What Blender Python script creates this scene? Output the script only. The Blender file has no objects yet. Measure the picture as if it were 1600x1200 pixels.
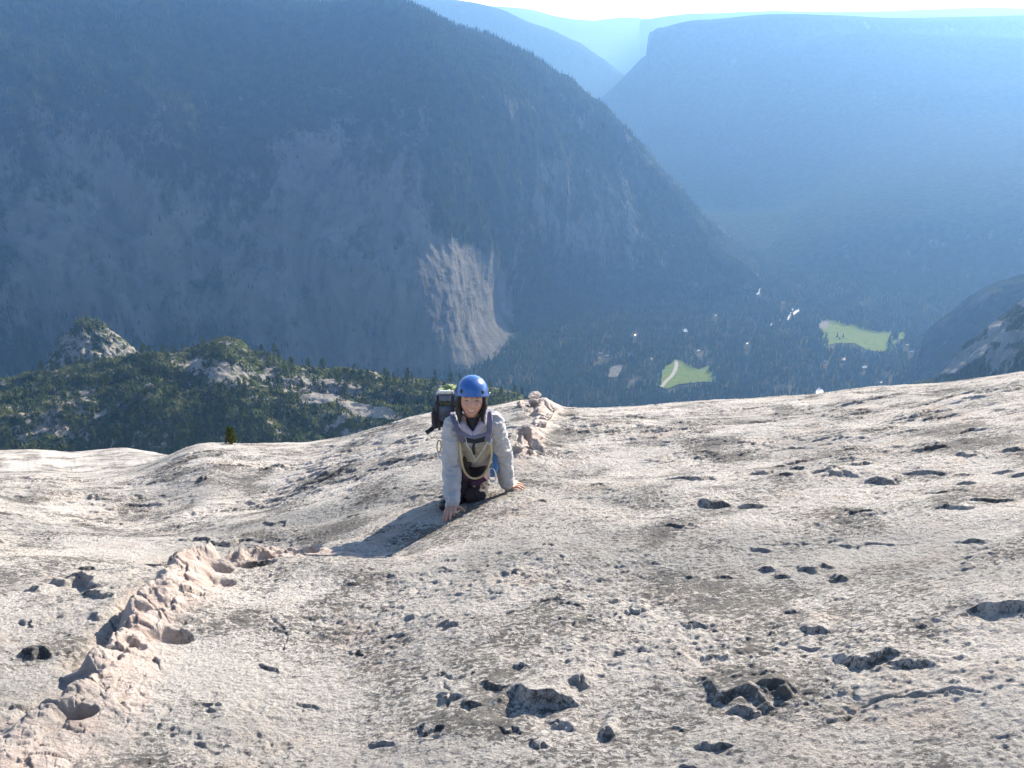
import bpy, bmesh, math, random
import numpy as np
from mathutils import Vector, Matrix

R = math.radians
random.seed(7); rng = np.random.default_rng(7)
sc = bpy.context.scene
C = sc.collection

# ------------------------------------------------------------------ camera, sky, sun, exposure
F = 1386.0            # focal length in photo pixels (photo 1600x1200)
PITCH = R(22.5)
cam_d = bpy.data.cameras.new('camera'); cam = bpy.data.objects.new('camera', cam_d); C.objects.link(cam)
cam_d.sensor_width = 36; cam_d.lens = 36 * F / 1600
cam_d.clip_start = 0.05; cam_d.clip_end = 90000
cam.rotation_euler = (R(90) - PITCH, 0, 0)
sc.camera = cam
SUN_AZ, SUN_EL = R(38), R(25.5)          # azimuth to the right of +Y
SUNV = Vector((math.sin(SUN_AZ) * math.cos(SUN_EL), math.cos(SUN_AZ) * math.cos(SUN_EL), math.sin(SUN_EL)))
world = bpy.data.worlds.new('World'); sc.world = world; world.use_nodes = True
wn = world.node_tree.nodes; bg = wn['Background']
sky = wn.new('ShaderNodeTexSky'); sky.sky_type = 'NISHITA'; sky.sun_disc = False
sky.sun_elevation = SUN_EL; sky.sun_rotation = SUN_AZ; sky.altitude = 2600
sky.air_density = 1.0; sky.dust_density = 1.0; sky.ozone_density = 1.5
world.node_tree.links.new(sky.outputs[0], bg.inputs[0]); bg.inputs[1].default_value = 0.13
sun_d = bpy.data.lights.new('sun', 'SUN'); sun_d.energy = 4.9; sun_d.angle = R(0.5); sun_d.color = (1.0, 0.925, 0.83)
sun = bpy.data.objects.new('sun', sun_d); C.objects.link(sun)
sun.rotation_euler = SUNV.to_track_quat('Z', 'Y').to_euler()
sc.view_settings.view_transform = 'Standard'; sc.view_settings.look = 'None'
sc.view_settings.exposure = 1.1; sc.view_settings.gamma = 1.0; sc.view_settings.use_curve_mapping = False
sc.render.engine = 'CYCLES'
sc.cycles.use_denoising = True
sc.cycles.max_bounces = 5; sc.cycles.volume_bounces = 1; sc.cycles.diffuse_bounces = 3
sc.cycles.transparent_max_bounces = 4

# ------------------------------------------------------------------ pixel <-> world helpers (photo pixels, 1600x1200)
cp, sp = math.cos(PITCH), math.sin(PITCH)
def ray(px, py):
    u = (px - 800) / F; v = (py - 600) / F
    return np.array([u, cp - v * sp, -(sp + v * cp)])
def P(px, py, rr):                                  # point on the ray at horizontal range rr
    d = ray(px, py); return d * (rr / math.hypot(d[0], d[1]))
def PZ(px, py, z):
    d = ray(px, py); return d * (z / d[2])
def project(p):                                     # arrays (...,3) -> px,py,depth
    p = np.asarray(p, float)
    fwd = p[..., 1] * cp - p[..., 2] * sp
    up = p[..., 1] * sp + p[..., 2] * cp
    return 800 + F * p[..., 0] / fwd, 600 - F * up / fwd, fwd

# ------------------------------------------------------------------ numpy gradient noise
_perm = np.random.default_rng(3).permutation(4096)
_perm = np.concatenate([_perm, _perm, _perm]).astype(np.int32)
_g2 = np.stack([np.cos(np.linspace(0, 2 * np.pi, 64, endpoint=False)), np.sin(np.linspace(0, 2 * np.pi, 64, endpoint=False))], 1).astype(np.float32)
_g3 = np.random.default_rng(5).normal(size=(256, 3)); _g3 = (_g3 / np.linalg.norm(_g3, axis=1)[:, None]).astype(np.float32)
def noise2(x, y, seed=0):
    x = x + seed * 17.13; y = y - seed * 9.71
    xi = np.floor(x).astype(np.int32); yi = np.floor(y).astype(np.int32)
    xf = (x - xi).astype(np.float32); yf = (y - yi).astype(np.float32)
    u = xf * xf * xf * (xf * (xf * 6 - 15) + 10); v = yf * yf * yf * (yf * (yf * 6 - 15) + 10)
    def g(ix, iy, dx, dy):
        h = _perm[_perm[ix & 4095] + (iy & 4095)] & 63
        gg = _g2[h]; return gg[..., 0] * dx + gg[..., 1] * dy
    a = g(xi, yi, xf, yf); b = g(xi + 1, yi, xf - 1, yf)
    c = g(xi, yi + 1, xf, yf - 1); d = g(xi + 1, yi + 1, xf - 1, yf - 1)
    return (a + u * (b - a)) * (1 - v) + (c + u * (d - c)) * v
def noise3(x, y, z, seed=0):
    x = x + seed * 13.7; y = y + seed * 5.3
    xi = np.floor(x).astype(np.int32); yi = np.floor(y).astype(np.int32); zi = np.floor(z).astype(np.int32)
    xf = (x - xi).astype(np.float32); yf = (y - yi).astype(np.float32); zf = (z - zi).astype(np.float32)
    s = lambda t: t * t * t * (t * (t * 6 - 15) + 10)
    u, v, w = s(xf), s(yf), s(zf)
    def g(i, j, k):
        h = _perm[_perm[_perm[(xi + i) & 4095] + ((yi + j) & 4095)] + ((zi + k) & 4095)] & 255
        gg = _g3[h]; return gg[..., 0] * (xf - i) + gg[..., 1] * (yf - j) + gg[..., 2] * (zf - k)
    l = lambda a, b, t: a + t * (b - a)
    return l(l(l(g(0, 0, 0), g(1, 0, 0), u), l(g(0, 1, 0), g(1, 1, 0), u), v),
             l(l(g(0, 0, 1), g(1, 0, 1), u), l(g(0, 1, 1), g(1, 1, 1), u), v), w)
def fbm2(x, y, o=4, seed=0, gain=.5, lac=2.03):
    s = 0; a = 1
    for i in range(o):
        s = s + a * noise2(x, y, seed + i); x = x * lac; y = y * lac; a *= gain
    return s
def fbm3(x, y, z, o=4, seed=0, gain=.5):
    s = 0; a = 1
    for i in range(o):
        s = s + a * noise3(x, y, z, seed + i); x = x * 2.03; y = y * 2.03; z = z * 2.03; a *= gain
    return s
def sstep(a, b, x):
    t = np.clip((x - a) / (b - a), 0, 1); return t * t * (3 - 2 * t)
def in_poly(px, py, poly):
    px = np.asarray(px); inside = np.zeros(px.shape, bool); n = len(poly)
    for i in range(n):
        x0, y0 = poly[i]; x1, y1 = poly[(i + 1) % n]
        c = ((y0 > py) != (y1 > py)) & (px < (x1 - x0) * (py - y0) / ((y1 - y0) + 1e-12) + x0)
        inside ^= c
    return inside

# ------------------------------------------------------------------ objects and tags
def tag(o, label=None, cat=None, group=None, kind=None):
    if label: o['label'] = label
    if cat: o['category'] = cat
    if group: o['group'] = group
    if kind: o['kind'] = kind
    return o
def mesh_np(name, verts, faces, mat=None, smooth=True, attrs=None, parent=None):
    me = bpy.data.meshes.new(name)
    verts = np.ascontiguousarray(verts, dtype=np.float32); faces = np.ascontiguousarray(faces, dtype=np.int32)
    nv, nf, k = len(verts), len(faces), faces.shape[1]
    me.vertices.add(nv); me.vertices.foreach_set('co', verts.ravel())
    me.loops.add(nf * k); me.loops.foreach_set('vertex_index', faces.ravel())
    me.polygons.add(nf); me.polygons.foreach_set('loop_start', np.arange(0, nf * k, k, dtype=np.int32))
    me.polygons.foreach_set('loop_total', np.full(nf, k, dtype=np.int32))
    if smooth: me.polygons.foreach_set('use_smooth', np.ones(nf, bool))
    me.update(calc_edges=True)
    for nm, arr in (attrs or {}).items():
        a = me.attributes.new(nm, 'FLOAT', 'POINT'); a.data.foreach_set('value', np.ascontiguousarray(arr, dtype=np.float32).ravel())
    o = bpy.data.objects.new(name, me); C.objects.link(o)
    if mat: me.materials.append(mat)
    if parent: o.parent = parent
    return o
def grid_faces(nr, nc):
    i = np.arange(nr - 1)[:, None] * nc + np.arange(nc - 1)[None]
    return np.stack([i, i + nc, i + nc + 1, i + 1], -1).reshape(-1, 4)
def empty(name, loc=(0, 0, 0)):
    o = bpy.data.objects.new(name, None); o.location = loc; o.empty_display_size = .1; C.objects.link(o); return o

# ------------------------------------------------------------------ materials
class NT:
    def __init__(s, name):
        s.m = bpy.data.materials.new(name); s.m.use_nodes = True
        s.t = s.m.node_tree; s.n = s.t.nodes; s.b = s.n['Principled BSDF']; s.out = s.n['Material Output']
    def node(s, typ, **kw):
        n = s.n.new(typ)
        for k, v in kw.items():
            if k == 'ins':
                for kk, vv in v.items():
                    if isinstance(vv, bpy.types.NodeSocket): s.t.links.new(vv, n.inputs[kk])
                    else: n.inputs[kk].default_value = vv
            else: setattr(n, k, v)
        return n
    def noise(s, vec, scale, detail=4, rough=.55, dist=0):
        n = s.node('ShaderNodeTexNoise', ins={'Vector': vec, 'Scale': scale, 'Detail': detail, 'Roughness': rough, 'Distortion': dist}); return n.outputs[0]
    def ramp(s, fac, stops, interp='LINEAR'):
        n = s.node('ShaderNodeValToRGB', ins={'Fac': fac}); cr = n.color_ramp; cr.interpolation = interp
        while len(cr.elements) < len(stops): cr.elements.new(.5)
        for e, (p, c) in zip(cr.elements, stops):
            e.position = p; e.color = (c, c, c, 1) if not hasattr(c, '__len__') else (*c, 1)
        return n.outputs[0]
    def mix(s, fac, a, b, mode='MIX'):
        n = s.n.new('ShaderNodeMix'); n.data_type = 'RGBA'; n.blend_type = mode
        for i, v in ((0, fac), (6, a), (7, b)):
            if isinstance(v, bpy.types.NodeSocket): s.t.links.new(v, n.inputs[i])
            else: n.inputs[i].default_value = v if i == 0 else (*v, 1)
        return n.outputs[2]
    def math(s, op, a, b=0.0, c=None):
        n = s.n.new('ShaderNodeMath'); n.operation = op
        for i, v in enumerate((a, b) if c is None else (a, b, c)):
            if isinstance(v, bpy.types.NodeSocket): s.t.links.new(v, n.inputs[i])
            else: n.inputs[i].default_value = v
        return n.outputs[0]
    def attr(s, name): return s.node('ShaderNodeAttribute', attribute_name=name).outputs['Fac']
    def pos(s): return s.node('ShaderNodeNewGeometry').outputs['Position']
    def obj(s): return s.node('ShaderNodeTexCoord').outputs['Object']
    def mapping(s, vec, scale=(1, 1, 1), rot=(0, 0, 0)):
        return s.node('ShaderNodeMapping', ins={'Vector': vec, 'Scale': scale, 'Rotation': rot}).outputs[0]
    def col(s, sock): s.t.links.new(sock, s.b.inputs['Base Color'])
    def set(s, **kw):
        for k, v in kw.items():
            k = {'rough': 'Roughness', 'spec': 'Specular IOR Level', 'metal': 'Metallic', 'sheen': 'Sheen Weight', 'coat': 'Coat Weight'}[k]
            if isinstance(v, bpy.types.NodeSocket): s.t.links.new(v, s.b.inputs[k])
            else: s.b.inputs[k].default_value = v
        return s
    def bump(s, h, dist, strength=1.0):
        n = s.node('ShaderNodeBump', ins={'Height': h, 'Distance': dist, 'Strength': strength})
        s.t.links.new(n.outputs[0], s.b.inputs['Normal'])
def simple(name, c1, c2=None, scale=60, rough=.7, spec=.3, bump=0.0, sheen=0, metal=0):
    t = NT(name); v = t.obj(); nz = t.noise(v, scale, 3)
    t.col(t.mix(t.ramp(nz, [(.35, 0.), (.65, 1.)]), c1, c2 or tuple(x * .8 for x in c1)))
    t.set(rough=rough, spec=spec, sheen=sheen, metal=metal)
    if bump: t.bump(nz, bump)
    return t.m

# slab granite: coarse cream crystals, grey-black lichen flecks, pink feldspar dike
t = NT('granite'); p = t.pos()
big = t.noise(p, 0.9, 4, .6); mid = t.noise(p, 6, 5, .6)
base = t.mix(t.ramp(big, [(.38, 0.), (.62, 1.)]), (.57, .525, .47), (.73, .665, .59))
pinkp = t.ramp(t.noise(t.mapping(p, (1, 1, 1), (0, 0, .3)), 2.3, 5, .65), [(.52, 0.), (.68, 1.)])
base = t.mix(t.math('MULTIPLY', pinkp, .55), base, (.62, .48, .38))
gr = t.noise(p, 75, 3, .7)
base = t.mix(t.ramp(gr, [(.36, .75), (.5, 0.)]), base, (.22, .21, .20))
fv = t.mapping(p, (1, 1.35, 1), (0, 0, -.35))
fl = t.noise(fv, 36, 6, .74, .5)
dens = t.noise(p, 1.6, 5, .62)
thr = t.math('ADD', t.math('MULTIPLY', dens, -.95), 1.018)
fleck = t.ramp(t.math('SUBTRACT', fl, thr), [(0, 0.), (.012, 1.)])
fl2 = t.ramp(t.noise(fv, 19, 6, .8, .6), [(.545, 0.), (.565, .9)])
dk = t.attr('dike'); sh = t.attr('stain')
notd = t.math('SUBTRACT', 1.0, t.math('MULTIPLY', dk, .86))
fm = t.math('MULTIPLY', t.math('MULTIPLY', t.math('MAXIMUM', fleck, t.math('MULTIPLY', fl2, t.ramp(dens, [(.40, .25), (.56, .95)]))), notd), .86)
lich = t.mix(t.ramp(mid, [(.4, 0.), (.6, 1.)]), (.065, .062, .062), (.15, .14, .12))
dikec = t.mix(t.ramp(t.noise(p, 14, 5, .6), [(.35, 0.), (.65, 1.)]), (.60, .475, .405), (.72, .62, .54))
dikec = t.mix(t.ramp(t.noise(p, 5, 4, .6), [(.55, 0.), (.7, .5)]), dikec, (.55, .38, .28))
base = t.mix(dk, base, dikec)
base = t.mix(t.math('MULTIPLY', sh, .9), base, (.31, .30, .28))
t.col(t.mix(fm, base, lich)); t.set(rough=.85, spec=.25)
hh = t.math('ADD', t.math('MULTIPLY', t.noise(p, 55, 6, .75), 1.0), t.math('MULTIPLY', fl, t.math('MULTIPLY', notd, .7)))
t.bump(hh, .026, 1.0)
M_GRANITE = t.m

# distant rock and forest-covered mountain
def mountain_mat(name, rock1, rock2, veg1, veg2, scale, bump=10, amp=1.6, soft=.06):
    t = NT(name); p = t.pos()
    vs = t.mapping(p, (1, 1, .22))
    st = t.noise(vs, scale * 2.5, 8, .7, .8)
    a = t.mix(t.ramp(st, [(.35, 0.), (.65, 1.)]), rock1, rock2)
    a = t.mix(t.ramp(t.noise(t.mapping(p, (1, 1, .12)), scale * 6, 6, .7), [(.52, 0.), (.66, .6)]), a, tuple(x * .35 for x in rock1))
    vg = t.mix(t.ramp(t.noise(p, scale * 12, 4, .6), [(.4, 0.), (.6, 1.)]), veg1, veg2)
    rk = t.attr('rock')
    f = t.math('ADD', rk, t.math('MULTIPLY', t.math('SUBTRACT', t.noise(t.mapping(p, (1, 1, .45)), scale * 4, 8, .72), .5), amp))
    t.col(t.mix(t.ramp(f, [(.5 - soft, 0.), (.5 + soft, 1.)]), vg, a)); t.set(rough=1, spec=0)
    t.bump(t.math('ADD', t.noise(vs, scale * 5, 8, .75), t.math('MULTIPLY', t.noise(t.mapping(p, (1, 1, 1.6), (.5, .2, 0)), scale * 4, 9, .75, .6), .8)), bump, 1.0)
    return t.m
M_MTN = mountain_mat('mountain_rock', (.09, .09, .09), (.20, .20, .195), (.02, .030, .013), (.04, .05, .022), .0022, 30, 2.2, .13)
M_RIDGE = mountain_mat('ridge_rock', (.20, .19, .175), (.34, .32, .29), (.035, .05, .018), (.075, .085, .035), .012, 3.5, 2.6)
def foliage(name, a, b, scale):
    t = NT(name); t.col(t.mix(t.ramp(t.noise(t.pos(), scale, 3, .6), [(.38, 0.), (.62, 1.)]), a, b)); t.set(rough=1, spec=0); return t.m
M_FOREST = foliage('forest_needles', (.018, .034, .014), (.045, .068, .024), .02)
M_PINE = foliage('pine_needles', (.035, .060, .018), (.095, .125, .038), .12)
M_BARK = simple('bark', (.13, .09, .065), scale=2)
M_BUSH = foliage('chaparral', (.04, .055, .02), (.10, .11, .045), .1)

# ------------------------------------------------------------------ lofted terrain
def catmull(ts, pts, x):
    """interpolate rows pts (n,...) at params x with Catmull-Rom over knots ts"""
    ts = np.asarray(ts, float); pts = np.asarray(pts, float); n = len(ts)
    i = np.clip(np.searchsorted(ts, x, side='right') - 1, 0, n - 2)
    m = np.gradient(pts, ts, axis=0) if n > 2 else np.repeat((pts[1:] - pts[:1]) / (ts[1] - ts[0]), 2, 0)
    h = (ts[i + 1] - ts[i]); s = (x - ts[i]) / h
    sh_ = (slice(None),) + (None,) * (pts.ndim - 1)
    s = s[sh_]; h = h[sh_]
    return ((2 * s**3 - 3 * s**2 + 1) * pts[i] + (s**3 - 2 * s**2 + s) * h * m[i] + (-2 * s**3 + 3 * s**2) * pts[i + 1] + (s**3 - s**2) * h * m[i + 1])
def loft(name, pxs, rows, nr, nc, disp, mat, rockf=None, back=None):
    """rows: list of [(py, range or 'z'+value)...] per column; back: (drop, extra range) for a hidden rear slope"""
    G = []
    for row in rows:
        r = []
        for px, e in zip(pxs, row):
            if e[1] == 'z': r.append(PZ(px, e[0], e[2]))
            else: r.append(P(px, e[0], e[1]))
        G.append(r)
    G = np.array(G)
    if back:
        top = G[0]; d = top[:, :2] / np.linalg.norm(top[:, :2], axis=1)[:, None]
        b = top.copy(); b[:, :2] += d * back[1]; b[:, 2] -= back[0]
        b2 = top.copy(); b2[:, :2] += d * back[1] * .3; b2[:, 2] -= back[0] * .12
        G = np.concatenate([[b], [b2], G])
    nR = len(G)
    X = catmull(np.array(pxs, float), G.transpose(1, 0, 2), np.linspace(pxs[0], pxs[-1], nc))     # nc,nR,3
    X = catmull(np.arange(nR, dtype=float), X.transpose(1, 0, 2), np.linspace(0, nR - 1, nr))      # nr,nc,3
    du = np.gradient(X, axis=1); dv = np.gradient(X, axis=0)
    N = np.cross(dv, du); N /= np.linalg.norm(N, axis=2)[..., None] + 1e-9
    D = disp(X)
    X = X + N * D[..., None]
    px_, py_, _ = project(X)
    rk = rockf(X, px_, py_, N) if rockf else np.full(X.shape[:2], .5)
    o = mesh_np(name, X.reshape(-1, 3), grid_faces(nr, nc), mat, attrs={'rock': rk})
    return o, X, N, rk
# ------------------------------------------------------------------ valley floor
ZV = -1400.0
def blob(px, py, cx, cy, rx, ry, ang=0, soft=.35):
    c, s = math.cos(ang), math.sin(ang); dx = px - cx; dy = py - cy
    d = np.sqrt(((dx * c + dy * s) / rx) ** 2 + ((-dx * s + dy * c) / ry) ** 2)
    return 1 - sstep(1 - soft, 1 + soft, d)
xs = np.concatenate([np.linspace(-30000, -3000, 12), np.linspace(-2500, 6000, 120), np.linspace(7000, 30000, 12)])
ys = np.concatenate([np.linspace(-20000, 500, 12), np.linspace(1000, 8000, 120), np.linspace(9000, 40000, 20)])
gx, gy = np.meshgrid(xs, ys)
t = NT('valley_ground'); p_ = t.pos()
t.col(t.mix(t.ramp(t.noise(p_, .01, 5), [(.4, 0.), (.6, 1.)]), (.05, .06, .03), (.10, .09, .055))); t.set(rough=1, spec=.05)
o = mesh_np('ground', np.stack([gx, gy, ZV + 6 * fbm2(gx / 900, gy / 900, 3, 4) - 3], -1).reshape(-1, 3), grid_faces(len(ys), len(xs)), t.m)
tag(o, kind='structure')

# left mountain wall
LX = [-1000, -600, -260, -100, 60, 200, 330, 450, 540, 600, 650, 690, 740, 785, 830, 900, 960, 1010, 1060, 1110, 1150, 1185]
ridge = [-70, -55, -40, -30, -22, -16, -8, 3, 6, 1, 12, 32, 52, 66, 88, 145, 193, 243, 306, 364, 404, 442]
ridR = [5000, 4950, 4900, 4900, 4900, 4800, 4800, 4750, 4700, 4650, 4650, 4700, 4750, 4800, 4850, 4950, 5050, 5150, 5200, 5150, 5050, 4900]
ctop = [110, 120, 130, 140, 150, 165, 185, 200, 190, 155, 125, 118, 128, 150, 185, 235, 275, 318, 360, 395, 420, 446]
ctoR = [4500, 4300, 4200, 4150, 4100, 4050, 4000, 3950, 3930, 3950, 3960, 3960, 4020, 4150, 4350, 4660, 4830, 4930, 4960, 4850, 4850, 4850]
cmid = [330, 330, 330, 330, 330, 340, 350, 350, 345, 335, 325, 320, 325, 335, 345, 370, 390, 400, 415, 430, 438, 450]
cmiR = [4200, 4000, 3900, 3850, 3800, 3760, 3700, 3660, 3640, 3610, 3570, 3640, 3790, 4000, 4250, 4520, 4660, 4720, 4760, 4800, 4810, 4830]
clow = [470, 470, 470, 470, 470, 470, 465, 460, 455, 450, 445, 440, 455, 470, 460, 460, 460, 450, 447, 446, 445, 453]
clR = [4000, 3800, 3700, 3650, 3600, 3560, 3520, 3480, 3450, 3400, 3370, 3480, 3740, 4080, 4320, 4440, 4520, 4600, 4680, 4740, 4780, 4810]
foot = [640, 640, 640, 640, 640, 640, 640, 635, 620, 612, 606, 600, 585, 566, 545, 520, 500, 480, 465, 455, 450, 456]
rows = [list(zip(ridge, ridR)), [((a * .55 + b * .45), (c * .5 + d * .5)) for a, b, c, d in zip(ridge, ctop, ridR, ctoR)],
        list(zip(ctop, ctoR)), list(zip(cmid, cmiR)), list(zip(clow, clR)),
        [(f, 'z', ZV - 15) for f in foot], [(f + 20, 'z', ZV - 60) for f in foot]]
def dispL(X):
    x, y, z = X[..., 0], X[..., 1], X[..., 2]
    rib = fbm3(x / 420, y / 420, z / 1100, 6, 1, .55) * 75
    fine = fbm3(x / 90, y / 90, z / 260, 4, 9, .6) * 16
    hgt = sstep(ZV - 60, ZV + 250, z)
    r = np.hypot(x, y)
    rg = np.abs(fbm3(x / 260, y / 260, z / 800, 4, 21, .5)) * 60
    pxx, pyy, _ = project(X); ap = blob(pxx, pyy, 725, 490, 85, 115, 0, .4)
    rib = rib * (1 - .8 * ap); rg = rg * (1 - .85 * ap); fine = fine * (1 - .2 * ap) + ap * fbm3(x / 60, y / 60, z / 60, 4, 97, .55) * 8
    return (rib + fine - rg) * (.25 + .75 * hgt) * (1 - .62 * sstep(-450, -50, z))
def rockL(X, px, py, N):
    r = .22 + .5 * blob(px, py, 560, 430, 210, 180, 0, .5) + .55 * blob(px, py, 725, 480, 75, 110, 0, .3) + .3 * blob(px, py, 150, 330, 160, 150, .3, .5) - .65 * blob(px, py, 745, 290, 75, 115, 0, .35)  # last term: dark vegetation colour put above the apron to dim a sunlit streak
    r += .3 * blob(px, py, 480, 260, 60, 60, 0, .5) + .25 * blob(px, py, 150, 420, 200, 120, 0, .6) + .22 * blob(px, py, 900, 330, 120, 60, .5, .6)
    r -= .25 * sstep(180, 60, py)
    r -= .3 * blob(px, py, 880, 460, 90, 60, 0, .5)
    r += (1 - np.abs(N[..., 2])) * .12
    return r
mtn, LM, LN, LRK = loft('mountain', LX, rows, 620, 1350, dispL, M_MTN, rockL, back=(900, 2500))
tag(mtn, kind='structure')

# right side: three receding walls, seen one behind the other
def dispR(a):
    def f(X):
        x, y, z = X[..., 0], X[..., 1], X[..., 2]
        return (fbm3(x / 900, y / 900, z / 2400, 5, 31, .5) - np.abs(fbm3(x / 600, y / 600, z / 1500, 4, 41)) * .5) * a * .7 * (.2 + .8 * sstep(0, -250, z))
    return f
rockR = lambda X, px, py, N: .04 + .22 * (1 - np.abs(N[..., 2]))
def wall(pxs, top, tR, mids, footpy, nr, nc, a, back):
    rows = [list(zip(top, tR))]
    for frac, dR in mids:
        rows.append([(t_ * (1 - frac) + footpy * frac, r_ + dR) for t_, r_ in zip(top, tR)])
    rows.append([(footpy, 'z', ZV - 10)] * len(pxs)); rows.append([(footpy + 25, 'z', ZV - 80)] * len(pxs))
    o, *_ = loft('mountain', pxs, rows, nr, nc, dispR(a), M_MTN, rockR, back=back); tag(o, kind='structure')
wall([1008, 1013, 1020, 1040, 1070, 1110, 1200, 1300, 1400, 1500, 1600, 1750], [110, 62, 52, 44, 36, 33, 24, 26, 30, 28, 26, 22],
     [9800, 9800, 9800, 9750, 9700, 9700, 9700, 9800, 10000, 10300, 10600, 11000], [(.1, -250), (.45, -900), (.72, -2500)], 400, 220, 420, 60, (600, 3000))
wall([1085, 1110, 1140, 1170, 1210, 1270, 1350, 1450, 1550, 1650, 1800], [330, 215, 150, 112, 84, 62, 49, 56, 62, 60, 55],
     [9100] * 11, [(.12, -350), (.4, -1100), (.7, -2300)], 418, 220, 360, 70, (500, 2500))
wall([1165, 1190, 1220, 1260, 1310, 1370, 1440, 1520, 1600, 1700, 1850], [395, 330, 280, 230, 190, 155, 135, 128, 124, 118, 110],
     [8300] * 11, [(.15, -450), (.4, -1500), (.7, -2600)], 432, 220, 360, 60, (500, 1800))
# spur below the big cliff and the far ranges in the gap
wall([900, 925, 950, 980, 1005, 1030, 1060], [185, 165, 146, 117, 92, 80, 72], [10900, 10900, 10900, 10900, 10900, 10800, 10800], [(.2, -300), (.6, -1200)], 330, 90, 160, 40, (500, 2000))
wall([480, 560, 640, 690, 740, 780, 830, 870, 910, 950, 990, 1030], [-8, -6, -3, 1, 8, 18, 40, 56, 74, 98, 128, 150], [12500] * 12, [(.2, -400), (.6, -1800)], 330, 120, 320, 90, (600, 3000))
wall([700, 760, 830, 880, 930, 980, 1030, 1080, 1140], [14, 12, 18, 30, 34, 30, 34, 42, 50], [22000] * 9, [(.3, -800), (.7, -3000)], 180, 60, 200, 120, (500, 5000))
wall([1000, 1060, 1140, 1200, 1290, 1380, 1450, 1540, 1620, 1750], [34, 26, 22, 20, 21, 20, 17, 15, 16, 14], [17500] * 10, [(.3, -800), (.7, -3000)], 180, 60, 240, 90, (500, 4000))

# near right spur with pale slabs
NX = [1380, 1425, 1460, 1500, 1540, 1580, 1620, 1700, 1800]
rows = [[(p_, r_) for p_, r_ in zip([640, 612, 596, 563, 527, 490, 462, 420, 380], [2500, 2450, 2400, 2350, 2300, 2300, 2250, 2200, 2200])],
        [(p_, r_) for p_, r_ in zip([660, 632, 615, 590, 560, 530, 505, 465, 430], [2380, 2300, 2230, 2150, 2060, 2000, 1950, 1900, 1850])],
        [(p_, r_) for p_, r_ in zip([720, 700, 690, 670, 650, 630, 610, 590, 560], [2200, 2120, 2050, 1960, 1870, 1800, 1730, 1680, 1620])],
        [(p_, r_) for p_, r_ in zip([900] * 9, [2000, 1920, 1850, 1760, 1680, 1600, 1540, 1480, 1420])], [(1150, 'z', ZV - 40)] * 9]
dispN = lambda X: fbm3(X[..., 0] / 90, X[..., 1] / 90, X[..., 2] / 130, 6, 51, .55) * 26
def rockN(X, px, py, N):
    return .28 + .75 * blob(px, py, 1512, 556, 42, 10, -.62, .3) + .6 * blob(px, py, 1556, 517, 14, 14, 0, .4) + .6 * blob(px, py, 1590, 525, 36, 9, -.1, .4) + .4 * blob(px, py, 1565, 560, 25, 22, 0, .6) + .5 * blob(px, py, 1600, 470, 10, 10)
o, *_ = loft('cliff', NX, rows, 200, 260, dispN, M_RIDGE, rockN, back=(700, 500)); tag(o, kind='structure')
NX2 = [1440, 1470, 1500, 1540, 1570, 1610, 1660, 1750]
rows = [[(p_, r_) for p_, r_ in zip([530, 505, 485, 459, 445, 432, 412, 385], [3750] * 8)], [(p_, r_) for p_, r_ in zip([560, 540, 520, 500, 490, 480, 460, 440], [3600] * 8)],
        [(p_, r_) for p_, r_ in zip([640] * 8, [3350] * 8)], [(700, 'z', ZV - 30)] * 8]
o, *_ = loft('mountain', NX2, rows, 120, 160, lambda X: fbm3(X[..., 0] / 160, X[..., 1] / 160, X[..., 2] / 300, 5, 61) * 26, M_MTN, lambda X, a, b, N: a * 0 + .3, back=(700, 700)); tag(o, kind='structure')

# middle ridge (left), half wooded
RX = [-900, -500, -220, -120, -40, 0, 60, 130, 190, 240, 290, 345, 400, 460, 520, 580, 640, 700, 760, 810, 860, 930, 1000]
rtop = [700, 672, 650, 640, 624, 616, 605, 586, 576, 566, 570, 551, 571, 588, 596, 603, 612, 620, 628, 640, 668, 700, 740]
rR = [1500, 1480, 1450, 1450, 1420, 1400, 1390, 1380, 1360, 1340, 1330, 1320, 1310, 1300, 1290, 1280, 1260, 1250, 1240, 1230, 1210, 1180, 1150]
rows = [list(zip(rtop, rR)),
        [(a + 22, b - 45) for a, b in zip(rtop, rR)],
        [(a * .45 + 665 * .55, b - 105) for a, b in zip(rtop, rR)],
        [(710 + (20 if px > 800 else 0) + max(0, px - 860) * .3, b - 190) for px, b in zip(RX, rR)],
        [(800 + max(0, px - 800) * .4, b - 260) for px, b in zip(RX, rR)], [(1000, b - 320) for b in rR], [(1150, 'z', ZV - 40)] * len(RX)]
def dispM(X):
    x, y, z = X[..., 0], X[..., 1], X[..., 2]
    return fbm2(x / 95, y / 60, 3, 71, .5) * 13 + (fbm3(x / 26, y / 26, z / 26, 5, 75, .6)) * 4.5
def rockM(X, px, py, N):
    r = .25 + .36 * blob(px, py, 340, 578, 70, 20, .1, .6) + .35 * blob(px, py, 500, 603, 100, 14, .1, .6) + .65 * blob(px, py, 497, 622, 28, 8, -.05, .3)
    r += .6 * blob(px, py, 575, 640, 50, 9, .2, .4) + .3 * blob(px, py, 120, 615, 40, 14, -.3, .6) + .15 * blob(px, py, 540, 665, 60, 20, 0, .6) + .6 * blob(px, py, 167, 642, 22, 4, -.5, .4)
    r += .3 * blob(px, py, 60, 660, 60, 25, 0, .6)
    return r
rdg, RM, RN, RRK = loft('ridge', RX, rows, 420, 1150, dispM, M_RIDGE, rockM, back=(650, 500)); tag(rdg, kind='structure')

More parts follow.
